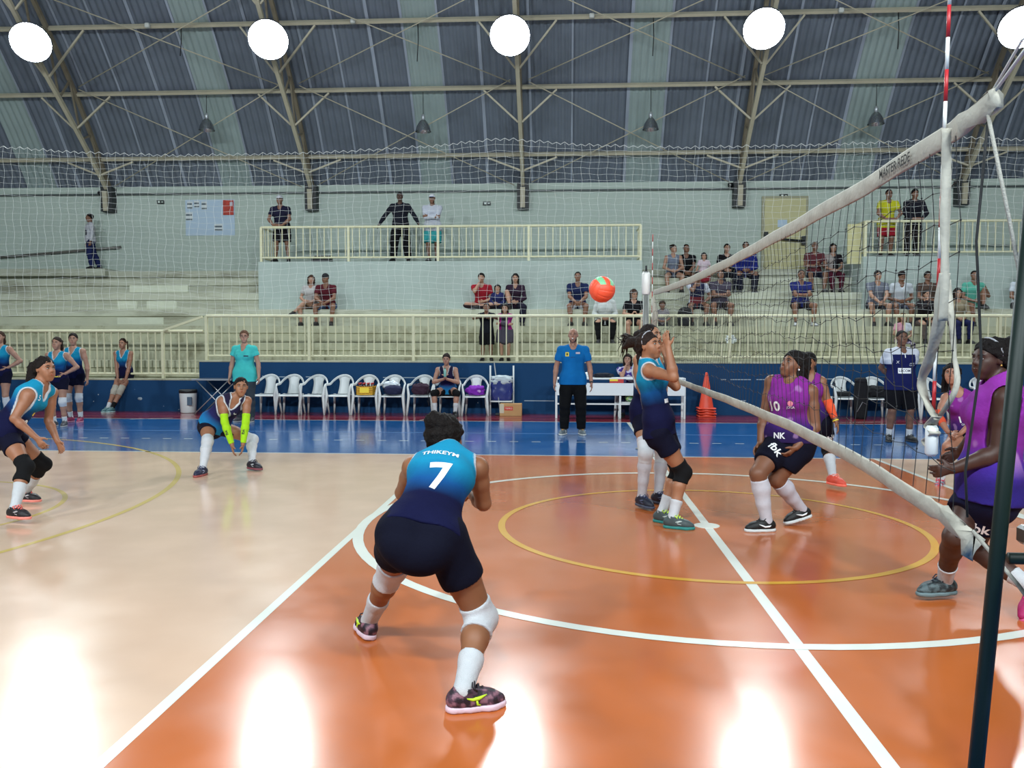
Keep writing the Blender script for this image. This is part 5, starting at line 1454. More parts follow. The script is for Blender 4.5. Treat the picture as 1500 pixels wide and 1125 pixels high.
S_TEAL = dict(c=(52, 66, 70), pat=((34, 44, 48), (86, 104, 108)), sole=(96, 116, 120), lace=(36, 40, 56))
S_GREYPLAIN = dict(c=(76, 76, 82), sole=(150, 150, 152), lace=(60, 60, 64))
S_DARK = dict(c=(26, 26, 28), sole=(40, 40, 42), lace=(30, 30, 32))
BLACKH = (24, 19, 18)
HH = .0078

# --- player at the left in the ready stance
J = pose(1.70, dict(pel=(6, 630, .10), nk=(58, 564, .2), hipR=(10, 640, -1), hipL=(4, 626, 1), shR=(42, 579, -1), shL=(76, 575, 1), elR=(21, 613, -.4), wrR=(53, 641, -.4), handR=(67, 659, -.3),
    elL=(71, 616, .2), wrL=(84, 646, -.5), handL=(94, 664, -.3), knR=(38, 684), knL=(64, 680), anR=(21, 745, -.34), anL=(36, 722, .56), toeR=(.95, -.25, 0), toeL=(1, -.12, 0), hd=(66, 541, 0), hF=(.93, -.36, .03), hU=(0.05, 0, 1)), name='A')
o = person('player in turquoise and navy crouching at the left edge with black knee pads', J, 1.62, (168, 112, 82), ('custom', (34, 26, 24), .008, [((0, -.10, .05), (0, -.15, .02), .03, .05), ((0, -.15, .02), (0, -.17, -.09), .058, .064), ((0, -.17, -.09), (0, -.15, -.20), .060, .022)]), h=HH, group='team in turquoise and navy',
    top=('tank', dye_team, dict(v=.13, trim=WHT, hem=.06, loose=.004)), bot=('shorts', NAVYC, dict(t1=.42)), pads={'L': (BLK, .78, 1.30), 'R': (BLK, .76, 1.34)}, socks={'L': (WHT, 1.42), 'R': (WHT, 1.42)}, shoes=S_BLACKCORAL, curl=.55)
shirt_text(o, '5', .07, -.075, .80, PW); shirt_patch(o, .05, .04, .03, .50, PY, round_=True); shirt_patch(o, .055, .04, -.02, .32, PW, round_=True)

# --- libero with lime sleeves
J = pose(1.66, dict(pel=(313, 622, 2.95), nk=(344, 583, -.9), hipR=(304, 623, 0), hipL=(322, 625, 0), shR=(327, 588, 0), shL=(362, 587, 0), elR=(329, 618, -.3), wrR=(340, 652, -.8), handR=(342, 666, -.3),
    elL=(360, 618, -.4), wrL=(356, 651, -.8), handL=(354, 666, -.3), knR=(304, 647), knL=(370, 644), anR=(297, 686), anL=(369, 677, 2.86), toeR=(-.1, -1, 0), toeL=(.86, -.5, 0), hd=(353, 567, -.3), hF=(.42, -.88, .04), hU=(.08, -.1, 1)), name='B')
o = person('libero in dark navy crouching with lime arm sleeves and white knee pads', J, 1.66, (164, 112, 82), ('pony', (30, 24, 22)), h=HH, group='team in turquoise and navy',
    top=('tank', dye_libero, dict(v=.13, trim=WHT, hem=.04, loose=.004)), bot=('shorts', (26, 24, 40), dict(t1=.40)), pads={'L': (WHT, .80, 1.28), 'R': (WHT, .80, 1.28)}, socks={'L': (222, 220, 224) and ((220, 220, 224), 1.2), 'R': ((220, 220, 224), 1.2)}, shoes={'L': dict(c=(30, 28, 40), sole=(120, 60, 70), lace=(50, 46, 60), mark=('cross', (214, 216, 222))), 'R': S_NAVY},
    sleeves={'L': ((176, 232, 40), .62, 1.93), 'R': ((176, 232, 40), .62, 1.93)}, curl=.4)
shirt_text(o, '13', .06, -.075, .76, PW); shirt_text(o, 'liga', .03, .07, .76, PW)
for sd in 'LR':
    P, Q = o['slPQ' + sd]; w = lerp(J['el' + sd], J['wr' + sd], .45); dr = nrm(J['el' + sd] - J['wr' + sd])
    b = BVHTree.FromPolygons([tuple(p) for p in P], [tuple(int(i) for i in q) for q in Q])
    text_on('print', 'fbk', .05, w, dr, np.cross(V3(0, -1, 0), dr), mat('print_black', (40, 38, 36), .8), o['sleeve' + sd], b, .001, .002, 1, .15)

# --- number 7 seen from behind
J = pose(1.74, dict(pel=(617, 784, -3.62), nk=(656, 668, .9), hipR=(650, 789, 0), hipL=(585, 783, .2), shR=(699, 686, 0), shL=(606, 685, .3), elR=(708, 737, .5), wrR=(690, 722, 1), handR=(670, 712, 1),
    elL=(590, 722, .8), wrL=(625, 722, 1), handL=(645, 712, 1), knR=(705, 905), knL=(575, 833), anR=(679, 1011), anL=(541, 909), toeR=(.93, .36, 0), toeL=(-.45, .85, 0), fuL=(-.1, .55, 1), hd=(653, 644, .9), hF=(.34, .90, .02), hU=(-.02, -.1, 1)), name='C')
o = person('player number 7 seen from behind, crouching in the middle of the foreground', J, 1.70, (150, 98, 66), ('custom', (26, 20, 18), .016, [((-.005, -.06, .085), (-.02, -.085, .105), .060, .050), ((0, -.07, .02), (0, -.05, -.05), .07, .05)]), h=HH, bulk=(.94, 1.0, 1.10), group='team in turquoise and navy',
    top=('tank', dye_team, dict(trim=WHT, hem=.02, loose=.004, sh=.86)), bot=('shorts', (16, 17, 34), dict(t1=.50, waist=.10)), pads={'L': (WHT, .80, 1.22), 'R': (WHT, .80, 1.24)}, socks={'L': (WHT, 1.56), 'R': (WHT, 1.55)}, shoes=S_PURPLE, curl=.6)
shirt_text(o, '7', .21, .02, .52, PW, -1, .004, rot=.16, sx=1.05); shirt_text(o, 'THIKEYM', .044, -.012, .83, PW, -1, .001, rot=.10)

# --- setter at the net
J = pose(1.70, dict(pel=(966, 622, -.02), nk=(949, 531, 0), hipR=(964, 634, -1), hipL=(972, 632, 1), shR=(951, 543, -1), shL=(957, 541, 1), elR=(987, 553, -1), wrR=(979, 510, .6), handR=(973, 488, .2),
    elL=(990, 566, -.2), wrL=(976, 524, 0), handL=(968, 500, .1), knR=(1001, 692), knL=(994, 690), anR=(985, 759), anL=(969, 751), toeR=(.96, -.28, 0), toeL=(.8, -.5, 0), hd=(951, 507, -.2), hF=(.74, -.62, .14), hU=(-.2, .1, 1)), name='D')
o = person('setter in turquoise and navy with raised hands and flying ponytail at the net', J, 1.70, (172, 116, 84), ('custom', (46, 34, 30), .008, [((0, -.10, .06), (-.03, -.20, .06), .04, .045), ((-.03, -.20, .06), (-.08, -.32, .03), .045, .02), ((0, -.08, .0), (.0, -.10, -.12), .05, .04), ((0, -.10, -.12), (.01, -.09, -.24), .04, .03)],
    [((-.02, -.16, .08 + .02 * math.sin(k * 1.7)), (-.10 + .02 * math.sin(k * 3.1), -.30, .10 + .05 * math.sin(k)), (-.14 + .03 * math.sin(k * 2), -.40 + .03 * math.cos(k * 1.3), .04 + .11 * math.sin(k * 2.3)), .010) for k in range(26)]), h=HH, face={'band': (150, 150, 156)}, group='team in turquoise and navy', bulk=(.92, 1, 1),
    top=('tank', dye_team, dict(trim=WHT, hem=.10, loose=.006)), bot=('shorts', NAVYC, dict(t1=.46)), pads={'R': (BLK, .76, 1.22), 'L': (BLK, .76, 1.22)}, socks={'L': (WHT, 1.62), 'R': (WHT, 1.62)}, shoes=S_GREY, curl=.35, palm={'R': V3(.5, .5, .2), 'L': V3(.4, -.6, .2)})
shirt_patch(o, .06, .035, -.06, .36, PW); shirt_patch(o, .07, .05, -.04, .72, mat('print_lime', (110, 170, 120), .6), round_=True)
shirt_text(o, '1', .22, .03, .42, PW, -1, .004)

# --- player mostly hidden behind the setter
J = pose(1.72, dict(pel=(950, 606, .95), nk=(948, 520, 0), hipR=(942, 610, -.5), hipL=(962, 610, .5), shR=(936, 527, -.6), shL=(962, 527, .5), elR=(938, 566, 0), wrR=(952, 590, -.6), elL=(972, 566, .3), wrL=(968, 592, -.4), knR=(946, 664), knL=(970, 668), anR=(940, 728, .76), anL=(964, 724, 1.0), toeR=(.5, -.85, 0), toeL=(.7, -.7, 0), hd=(954, 493, 0), hF=(.75, -.6, .1), hU=(0, 0, 1)), name='E')
o = person('player in tall white leg sleeves standing half hidden behind the setter', J, 1.72, (170, 120, 90), ('pony', (36, 28, 26)), h=.009, group='team in turquoise and navy', top=('tank', dye_team, dict(v=.12, trim=WHT, hem=.08)), bot=('shorts', NAVYC, dict(t1=.46)), pads={'L': (WHT, .72, 1.2), 'R': (WHT, .72, 1.2)}, socks={'L': ((206, 204, 210), .62), 'R': ((206, 204, 210), .62)}, shoes=dict(c=(30, 34, 52), sole=(60, 66, 84), lace=(60, 70, 110), mark=('cross', (90, 100, 130))))

# --- purple number 10
J = pose(1.72, dict(pel=(1158, 644, .0), nk=(1160, 560, .2), hipR=(1144, 648, .3), hipL=(1172, 650, -.4), shR=(1131, 560, .6), shL=(1187, 574, -.8), elR=(1119, 614, -.3), wrR=(1114, 648, -.5), handR=(1104, 662, -.2),
    elL=(1194, 626, -.6), wrL=(1166, 655, -.8), handL=(1150, 670, -.2), knR=(1110, 694), knL=(1137, 702), anR=(1123, 763), anL=(1174, 746, .10), toeR=(-.98, -.2, 0), toeL=(-.92, -.3, -.22), fuL=(-.28, 0, 1), hd=(1161, 535, 0), hF=(-.78, -.42, .30), hU=(.34, .1, .9)), name='F')
o = person('player number 10 in purple with white knee socks looking up at the net', J, 1.72, (134, 88, 64), ('custom', (28, 23, 22), .016, [((0, -.07, .05), (.0, -.10, -.05), .09, .08), ((-.04, -.06, .0), (-.05, -.06, -.12), .06, .035), ((.04, -.06, .0), (.05, -.06, -.12), .06, .035), ((0, -.10, -.04), (.0, -.10, -.13), .07, .05)]), h=HH, bulk=(1.2, 1.12, 1.2), group='team in purple',
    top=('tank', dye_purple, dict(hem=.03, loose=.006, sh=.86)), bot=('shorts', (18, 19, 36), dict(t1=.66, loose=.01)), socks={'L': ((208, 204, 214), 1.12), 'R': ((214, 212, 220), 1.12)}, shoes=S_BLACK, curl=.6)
shirt_text(o, '10', .11, -.10, .56, PW, 1, .003); shirt_text(o, 'NK', .07, -.04, .06, PW, 1, .002)
shirt_patch(o, .05, .05, .05, .62, mat('print_pink', (226, 130, 150), .6), round_=True); shirt_text(o, 'JOGA', .03, .05, .55, PW)
MB().sphere(o['H'](-.082, -.008, -.03), .009, 8, 6).build('earring', PW, o['root'])
MB().path([lerp(J['nk'], J['hd'], .1) + o['rs'] * .065 + o['f'] * .02, lerp(J['nk'], J['hd'], .0) + o['f'] * .10, lerp(J['nk'], J['hd'], .1) - o['rs'] * .065 + o['f'] * .02], .002, 5).build('necklace', mat('gold', (190, 150, 80), .3, metal=.8), o['root'])
def leg_text(o, J, sd, txt, size, t, side, mt, rot=0.0):
    P, Q = o['botPQ']; b = BVHTree.FromPolygons([tuple(p) for p in P], [tuple(int(i) for i in q) for q in Q])
    ax = nrm(J['hip' + sd] - J['kn' + sd]); n = orth(V3(*side), ax); r = np.cross(ax, n)
    rt = r * math.cos(rot) + ax * math.sin(rot); ut = -r * math.sin(rot) + ax * math.cos(rot)
    text_on('print', txt, size, lerp(J['hip' + sd], J['kn' + sd], t), rt, ut, mt, o['bot'], b, .002, .003, 1, .3)
leg_text(o, J, 'R', 'fbk', .10, .46, (-.2, -1, .25), PW, -.35)

# --- purple player with the orange sleeve behind number 10
J = pose(1.70, dict(pel=(1190, 614, 2.25), nk=(1186, 552, -.4), hipR=(1176, 618, 0), hipL=(1206, 618, 0), shR=(1165, 560, .1), shL=(1203, 559, 0), elR=(1156, 596, 0), wrR=(1160, 622, -.5), elL=(1213, 589, 0), wrL=(1224, 616, -.2), handL=(1229, 630, 0), knR=(1160, 656), knL=(1213, 660), anR=(1147, 696, 2.62), anL=(1220, 698, 2.08), toeR=(-.2, -.95, 0), toeL=(.45, -.85, 0), hd=(1184, 532, 0), hF=(-.5, -.8, 0), hU=(0, 0, 1)), name='G')
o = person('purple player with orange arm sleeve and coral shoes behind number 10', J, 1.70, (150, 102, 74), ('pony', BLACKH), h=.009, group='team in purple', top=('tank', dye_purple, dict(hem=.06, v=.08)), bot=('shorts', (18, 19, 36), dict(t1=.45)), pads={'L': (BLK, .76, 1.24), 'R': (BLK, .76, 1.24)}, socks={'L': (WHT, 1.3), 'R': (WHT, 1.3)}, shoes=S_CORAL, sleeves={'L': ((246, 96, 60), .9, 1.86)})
leg_text(o, J, 'L', 'fbk', .09, .42, (.2, -1, 0), PW)
MB().lathe([(.032, 0), (.034, .006), (.032, .012)], lerp(J['elL'], J['wrL'], .97), nrm(J['wrL'] - J['elL']), 14).build('wristband', mat('band_yellow', (230, 214, 60), .5), o['root'])

# --- big purple player running in at the right
J = pose(1.74, dict(pel=(1448, 708, -2.30), nk=(1468, 562, .3), hipR=(1440, 716, .8), hipL=(1450, 724, -.8), shR=(1452, 572, 1), shL=(1474, 584, -1), elR=(1432, 640, .8), wrR=(1408, 660, .5), handR=(1394, 668, 0),
    elL=(1462, 664, -.4), wrL=(1398, 686, -.2), handL=(1366, 692, 0), knR=(1397, 786), knL=(1424, 802), anR=(1384, 850, -2.05), anL=(1514, 862, -2.40), toeR=(-.96, -.28, 0), toeL=(-.7, -.3, -.6), fuL=(-.7, 0, .6), hd=(1450, 527, 0), hF=(-.95, -.24, -.02), hU=(0.05, 0, 1)), name='H')
o = person('big player in purple running in from the right edge behind the green stand', J, 1.74, (74, 46, 36), ('custom', (24, 19, 19), .012, [((0, -.09, .06), (0, -.15, .07), .06, .06), ((0, -.15, .07), (0, -.19, .06), .06, .04)]), h=HH, bulk=(1.22, 1.18, 1.08), group='team in purple', face={'band': (120, 118, 122)},
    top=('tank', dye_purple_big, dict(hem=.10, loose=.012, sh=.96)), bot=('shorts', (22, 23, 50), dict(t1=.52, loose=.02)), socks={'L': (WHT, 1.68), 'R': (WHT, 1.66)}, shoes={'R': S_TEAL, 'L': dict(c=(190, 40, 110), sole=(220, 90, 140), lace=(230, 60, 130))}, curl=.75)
leg_text(o, J, 'L', 'fbk', .09, .40, (-.5, -1, 0), PW); shirt_text(o, '4', .2, .02, .55, PW, -1, .004)
MB().sphere(o['H'](-.082, -.008, -.03), .007, 8, 6).build('earring', mat('gold', (190, 150, 80), .3, metal=.8), o['root'])

# --- purple number 11 crouching behind the net band
J = pose(1.66, dict(pel=(1420, 632, 2.55), nk=(1404, 576, -.6), hipR=(1408, 636, 0), hipL=(1432, 636, 0), shR=(1386, 583, -.1), shL=(1424, 584, 0), elR=(1374, 610, -.4), wrR=(1388, 632, -.8), elL=(1432, 612, -.3), wrL=(1408, 634, -.8), knR=(1388, 654), knL=(1424, 664), anR=(1378, 704, 2.42), anL=(1440, 700, 2.7), toeR=(-.5, -.85, 0), toeL=(.2, -.95, 0), hd=(1394, 548, -.4), hF=(-.5, -.85, .05), hU=(0, -.1, 1)), name='I')
o = person('player number 11 in purple crouching behind the loose net band', J, 1.66, (176, 122, 98), ('long', (28, 22, 22)), h=.009, group='team in purple', top=('tank', dye_purple, dict(hem=.05)), bot=('shorts', (18, 19, 36), dict(t1=.34)), socks={'L': (WHT, 1.75), 'R': (WHT, 1.75)}, shoes=dict(c=(60, 110, 130), pat=((200, 60, 80), (190, 200, 205)), sole=(220, 220, 220), lace=(200, 60, 80)), sleeves={'R': ((226, 90, 60), .7, 1.5)})
shirt_text(o, '11', .10, -.03, .40, PW, 1, .003); shirt_text(o, 'OUN', .03, -.02, .28, PW)

# --- standing figures on the court side: built upright in place, facing the court
def stand(x, y, S, male=False, rz=0.0, lean=0.0, arms='side', spread=.10, z=0.0, w=None, stagger=0.0, head=(0, 0), hipshift=0.0, target=None):
    """local frame faces -y; returns joints in the world"""
    k = S / 1.68; J = {}
    ca, sa = math.cos(rz), math.sin(rz)
    def T(p): return V3(x + p[0] * ca - p[1] * sa, y + p[0] * sa + p[1] * ca, z + p[2])
    def D(p): return V3(p[0] * ca - p[1] * sa, p[0] * sa + p[1] * ca, p[2])
    sw = (.118 if male else .108) * S
    pel = V3(hipshift, 0, .535 * S); nk = pel + V3(0, -math.sin(lean), math.cos(lean)) * .295 * S
    u = nrm(nk - pel); ff = nrm(np.cross(u, V3(-1, 0, 0)))
    L = {'pel': pel, 'nk': nk, 'hd': nk + nrm(u * .8 + V3(0, 0, .5)) * .118 * S + ff * .012}
    for sd, sg in (('R', -1), ('L', 1)):
        L['hip' + sd] = pel + V3(sg * .056 * S, 0, -.01); L['sh' + sd] = nk + V3(sg * sw, .0, -.03 * k)
        an = V3(sg * spread, .02 + (stagger if sd == 'R' else 0), .085 * k); L['an' + sd] = an
        L['kn' + sd] = two_bone(L['hip' + sd], an, .247 * S, .238 * S, (sg * .2, -1, 0))
        L['toe' + sd] = V3(sg * .28, -1, 0)
    def hand(sd, w, pole, hand=None):
        sg = -1 if sd == 'R' else 1
        L['wr' + sd] = V3(*w); L['el' + sd] = two_bone(L['sh' + sd], V3(*w), .172 * S, .150 * S, pole)
        L['wr' + sd] = L['el' + sd] + nrm(V3(*w) - L['el' + sd]) * .150 * S
        if hand is not None: L['hand' + sd] = V3(*hand)
    for sd, sg in (('R', -1), ('L', 1)):
        a = arms[0 if sd == 'R' else 1] if isinstance(arms, tuple) else arms
        sh = L['sh' + sd]
        if a == 'side': hand(sd, sh + V3(sg * .10, -.04, -.312 * S), (sg * .5, 1, 0))
        elif a == 'back': hand(sd, pel + V3(sg * .06, .17, .06), (sg * 1, .6, 0), pel + V3(-sg * .06, .18, .02))
        elif a == 'hip': hand(sd, pel + V3(sg * .155 * k, -.03, .11 * k), (sg * 1, .5, 0), pel + V3(sg * .10 * k, -.13 * k, .05))
        elif a == 'cross': hand(sd, nk + ff * .20 + V3(-sg * .10, 0, -.26 * k + (.04 if sg > 0 else 0)), (sg * .8, -.3, -1), nk + ff * .2 + V3(-sg * .2, .02, -.24 * k))
        elif a == 'rail': t = target or (.10, -.30, .98); hand(sd, V3(sg * t[0], t[1], t[2]), (sg * 1, .2, -.3), V3(sg * (t[0] - .1), t[1] - .03, t[2] - .01))
        elif a == 'wide': t = target or (.42, -.22, .95); hand(sd, V3(sg * t[0], t[1], t[2]), (sg * 1, .6, .2), V3(sg * t[0] * 1.05, t[1] - .06, t[2] - .06))
    for q in list(L):
        J[q] = D(L[q]) if q.startswith('toe') else T(L[q])
    J['hF'] = D(nrm(V3(math.sin(head[0]), -math.cos(head[0]), math.sin(head[1])))); J['hU'] = D(V3(0, -.08 - .5 * math.sin(-head[1]), 1))
    return J

REFB = (20, 110, 178)
a = atZ(839, 639); J = stand(a[0], 7.2, 1.78, True, arms='side', spread=.145, head=(-.1, .08))
o = person('referee in a bright blue shirt and black trousers blowing a whistle', J, 1.78, (178, 128, 106), ('bald', (50, 40, 36)), h=.009, male=True, face={'whistle': 1, 'beard': (58, 44, 40)}, bulk=(1.06, 1, 1), top=('tee', REFB, dict(hem=.09, loose=.012, t1=.62, sl=.02)), bot=('pants', (18, 18, 20), dict(loose=.02)), shoes=dict(c=(110, 120, 126), sole=(190, 190, 186), lace=(210, 150, 60), mark=('cross', (220, 224, 226))))
shirt_patch(o, .06, .07, -.10, .80, PY); shirt_patch(o, .025, .04, -.10, .80, mat('print_black', (40, 38, 36), .8), name='emblem'); shirt_patch(o, .07, .03, .08, .84, mat('print_pale', (190, 180, 190), .6)); shirt_text(o, 'ARBITRO', .022, .0, .70, PN)
MB().lathe([(.034, 0), (.037, .012), (.034, .024)], lerp(J['elL'], J['wrL'], .92), nrm(J['wrL'] - J['elL']), 14).build('watch', DARK, o['root'])

a = atZ(1325, 649); J = stand(a[0], 6.6, 1.74, True, arms='back', spread=.16, head=(0, .02))
def dye_polo(P, t, o):
    u = np.abs((P - o['nk']) @ o['rs']); m = ((t > .90) | (u > .175) & (t > .60))[:, None]
    return np.where(m, LC((216, 220, 232)), LC((28, 34, 86)))
o = person('official in a navy and white polo shirt with hands behind his back', J, 1.74, (124, 86, 68), ('short', (34, 30, 30)), h=.009, male=True, bulk=(1.26, 1.05, 1.05), top=('tee', dye_polo, dict(hem=.10, loose=.016, t1=.66, sl=.022, collar=(216, 220, 232), v=.07)), bot=('shorts', (18, 18, 24), dict(t1=.92, loose=.035)), socks={'L': (WHT, 1.72), 'R': (WHT, 1.72)}, shoes=S_DARK)
shirt_patch(o, .20, .085, .0, .40, PW, name='badge'); shirt_text(o, 'LECOM', .055, .0, .395, PN, bold=.001); shirt_text(o, 'X', .06, -.11, .66, PW); shirt_text(o, 'APOIO', .026, .11, .62, PW); shirt_text(o, 'TECNICO', .022, .11, .56, PW); shirt_patch(o, .012, .06, 0, .86, PW, name='placket')

a = atY(359, 565, 9.0); J = stand(a[0], 9.0, 1.76, False, arms='side', spread=.12, head=(.25, 0))
o = person('coach in a turquoise shirt and dark trousers standing behind the libero', J, 1.76, (190, 142, 120), ('bun', (112, 78, 58)), h=.009, face={'glasses': 1}, bulk=(1.12, 1, 1.05), top=('tee', (78, 204, 198), dict(hem=.14, v=.12, loose=.008, t1=.42, sl=.03)), bot=('pants', (62, 68, 74), dict(loose=.01)), shoes=S_GREYPLAIN)
shirt_text(o, '(', .05, -.09, .70, PN); shirt_patch(o, .09, .022, .085, .68, PN)

TEAM = dict(skin=(176, 130, 108), h=.010, group='team in turquoise and navy')
def sub_player(label, px, y, S, arms, head, rz, hair, pads, sock, shoes, belt=True, **kw):
    a = atY(px, 560, y); J = stand(a[0], y, S, arms=arms, head=head, rz=rz, spread=.10)
    T2 = dict(TEAM); T2.update(kw)
    o = person(label, J, S, hair=hair, top=('tank', dye_team, dict(v=.12, trim=WHT, hem=.05)), bot=('shorts', NAVYC, dict(t1=.42)), pads=pads, socks=sock, shoes=shoes, **T2)
    if belt: MB().path([J['pel'] + V3(.17 * math.cos(t), -.13 * math.sin(t) , .06) for t in np.linspace(.2, math.pi - .2, 9)], .012, 6).build('yellow_cloth', PY, o['root'])
    return o
sub_player('substitute with hand on hip cut off by the left edge', 2, 9.0, 1.74, ('side', 'hip'), (.2, 0), .0, ('pony', (70, 48, 36)), None, {'L': (WHT, 1.05), 'R': (WHT, 1.05)}, dict(c=(150, 40, 60), sole=(200, 190, 190), lace=(40, 30, 30)))
sub_player('substitute with hand on hip standing behind the crouching player at the left', 85, 7.85, 1.62, ('side', 'hip'), (.1, 0), .0, ('pony', (52, 38, 32)), {'L': (WHT, .8, 1.2), 'R': (WHT, .8, 1.2)}, {'L': (WHT, 1.72), 'R': (WHT, 1.72)}, S_GREYPLAIN)
sub_player('substitute in pink shoes standing with arms down behind the hand on hip player', 109, 8.7, 1.70, ('side', 'side'), (.35, 0), .0, ('bun', (38, 28, 26)), {'L': (WHT, .8, 1.2), 'R': (WHT, .8, 1.2)}, {'L': (WHT, 1.70), 'R': (WHT, 1.70)}, dict(c=(160, 60, 96), sole=(190, 130, 150), lace=(70, 40, 50)))

# ================================================================== SEATED PEOPLE AND SPECTATORS
def sit(x, y, zs, S, drop, male=False, rz=0.0, lean=.05, spread=.12, arms='lap', head=(0, 0), out=.40, cross=False, crossleg=None, kneeup=None, tilt=0.0):
    k = S / 1.68; J = {}
    ca, sa = math.cos(rz), math.sin(rz)
    def T(p): return V3(x + p[0] * ca - p[1] * sa, y + p[0] * sa + p[1] * ca, zs + p[2])
    def D(p): return V3(p[0] * ca - p[1] * sa, p[0] * sa + p[1] * ca, p[2])
    pel = V3(0, 0, .105 * k); nk = pel + V3(math.sin(tilt), -math.sin(lean), math.cos(lean) * math.cos(tilt)) * .295 * S
    u = nrm(nk - pel); ff = nrm(np.cross(u, V3(-1, 0, 0))); rt = np.cross(u, ff) * -1
    if rt[0] < 0: rt = -rt
    sw = (.118 if male else .108) * S
    L = {'pel': pel, 'nk': nk, 'hd': nk + nrm(u * .7 + V3(0, -.1, .6)) * .118 * S}
    for sd, sg in (('R', -1), ('L', 1)):
        L['hip' + sd] = pel + V3(sg * .056 * S, 0, -.01); L['sh' + sd] = nk + rt * sg * sw + V3(0, 0, -.03 * k)
        if cross:
            L['kn' + sd] = V3(sg * .36 * k, -.22 * k, .13 * k); L['an' + sd] = V3(-sg * .05 * k, -.30 * k - (.06 if sg > 0 else 0), .08 * k); L['toe' + sd] = V3(-sg * .8, -.5, 0)
        elif kneeup == sd:
            L['an' + sd] = V3(sg * .12, -.34 * k, .085 * k); L['kn' + sd] = two_bone(L['hip' + sd], L['an' + sd], .247 * S, .238 * S, (sg * .3, -.3, 1)); L['toe' + sd] = V3(sg * .2, -1, 0)
        else:
            an = V3(sg * (spread + .01), -out * k - .02, -drop + .085 * k); L['an' + sd] = an
            L['kn' + sd] = two_bone(L['hip' + sd], an, .247 * S, .238 * S, (sg * spread * 2.5, -1, .9)); L['toe' + sd] = V3(sg * .3, -1, 0)
    if crossleg:
        sd = crossleg; sg = -1 if sd == 'R' else 1; o2 = 'L' if sd == 'R' else 'R'
        L['kn' + sd] = V3(-sg * .02, -.40 * k, .20 * k); L['an' + sd] = V3(-sg * .30 * k, -.48 * k, -.08); L['toe' + sd] = V3(-sg * .6, -.8, -.1)
    def hand(sd, w, pole, hand=None):
        L['el' + sd] = two_bone(L['sh' + sd], V3(*w), .172 * S, .150 * S, pole)
        L['wr' + sd] = L['el' + sd] + nrm(V3(*w) - L['el' + sd]) * .150 * S
        if hand is not None: L['hand' + sd] = V3(*hand)
    for sd, sg in (('R', -1), ('L', 1)):
        a = arms[0 if sd == 'R' else 1] if isinstance(arms, tuple) else arms
        kn = L['kn' + sd]
        if a == 'lap': hand(sd, pel + V3(sg * .07, -.25 * k, .09 * k), (sg * 1, .6, -.2), pel + V3(-sg * .05, -.32 * k, .07 * k))
        elif a == 'thigh': hand(sd, lerp(L['hip' + sd], kn, .72) + V3(-sg * .01, 0, .10 * k), (sg * 1, .7, -.2), kn + V3(-sg * .05, -.05, .05))
        elif a == 'clasp': hand(sd, V3(sg * .035, min(L['knL'][1], -.3) - .02, max(L['knL'][2], .1) + .05 * k), (sg * 1, .1, -.3), V3(-sg * .03, L['knL'][1] - .10, L['knL'][2] + .03))
        elif a == 'phone': hand(sd, nk + ff * .27 * k + V3(sg * .07, 0, -.28 * k), (sg * 1, .3, -1), nk + ff * .30 * k + V3(sg * .01, 0, -.20 * k))
        elif a == 'cross': hand(sd, nk + ff * .20 * k + V3(-sg * .10, 0, -.26 * k), (sg * .8, -.3, -1), nk + ff * .2 + V3(-sg * .22, .02, -.24 * k))
        elif a == 'chin': hand(sd, L['hd'] + V3(sg * .05, -.12, -.14), (sg * .6, -.2, -1), L['hd'] + V3(sg * .0, -.10, -.05))
        elif a == 'down': hand(sd, L['sh' + sd] + V3(sg * .12, -.02, -.30 * S), (sg * .5, 1, 0))
        elif a == 'bottle': hand(sd, nk + ff * .22 * k + V3(sg * .03, 0, -.14 * k), (sg * 1, 0, -1), nk + ff * .24 * k + V3(-sg * .02, 0, -.05 * k))
        elif a == 'knee': hand(sd, kn + V3(0, -.02, .06), (sg * .6, .2, -1), kn + V3(-sg * .02, -.12, .02))
    for q in L: J[q] = D(L[q]) if q.startswith('toe') else T(L[q])
    J['hF'] = D(nrm(V3(math.sin(head[0]), -math.cos(head[0]), math.sin(head[1])))); J['hU'] = D(V3(math.sin(tilt) * .5, -.08 - .6 * math.sin(-head[1]), 1))
    return J

# bench side
a = atY(656, 575, YC - .02); J = sit(a[0], YC - .02, .43, 1.70, .43, lean=.35, spread=.20, arms='bottle', head=(0, -.1))
o = person('substitute in dark navy sitting forward on a white chair with a bottle', J, 1.70, (182, 134, 112), ('bun', (44, 32, 30)), h=.009, group='team in turquoise and navy', top=('tank', dye_libero, dict(v=.12, trim=WHT)), bot=('shorts', (24, 22, 26), dict(t1=.55)), pads={'L': (BLK, .7, 1.15), 'R': (BLK, .7, 1.15)}, socks={'L': (WHT, 1.5), 'R': (WHT, 1.5)}, shoes=S_DARK)
c = lerp(J['wrL'], J['wrR'], .5) + V3(0, -.05, .05)
t = empty('drink_bottle', c, 'clear green drink bottle held by the substitute on the chair', 'bottle'); MB().lathe([(.028, 0), (.03, .01), (.03, .13), (.012, .17)], c, n=10).build('body', mat('bottle_clear', (120, 170, 160), .2), t); MB().lathe([(.014, .17), (.014, .19)], c, n=10).build('cap', mat('cap_green', (40, 130, 110), .4), t)
a = atY(180, 553, YW + .02); J = sit(a[0], YW + .13, .735, 1.66, .73, lean=.12, spread=.075, arms='thigh', head=(0, .02), out=.42)
for sd, dx in (('L', -.06), ('R', -.16)):
    J['an' + sd] = V3(J['pel'][0] + dx, YW - .36, .085); J['kn' + sd] = two_bone(J['hip' + sd], J['an' + sd], .247 * 1.66, .238 * 1.66, (0, -1, .2)); J['toe' + sd] = V3(-.25, -1, 0)
    J['el' + sd] = J['el' + sd]; 
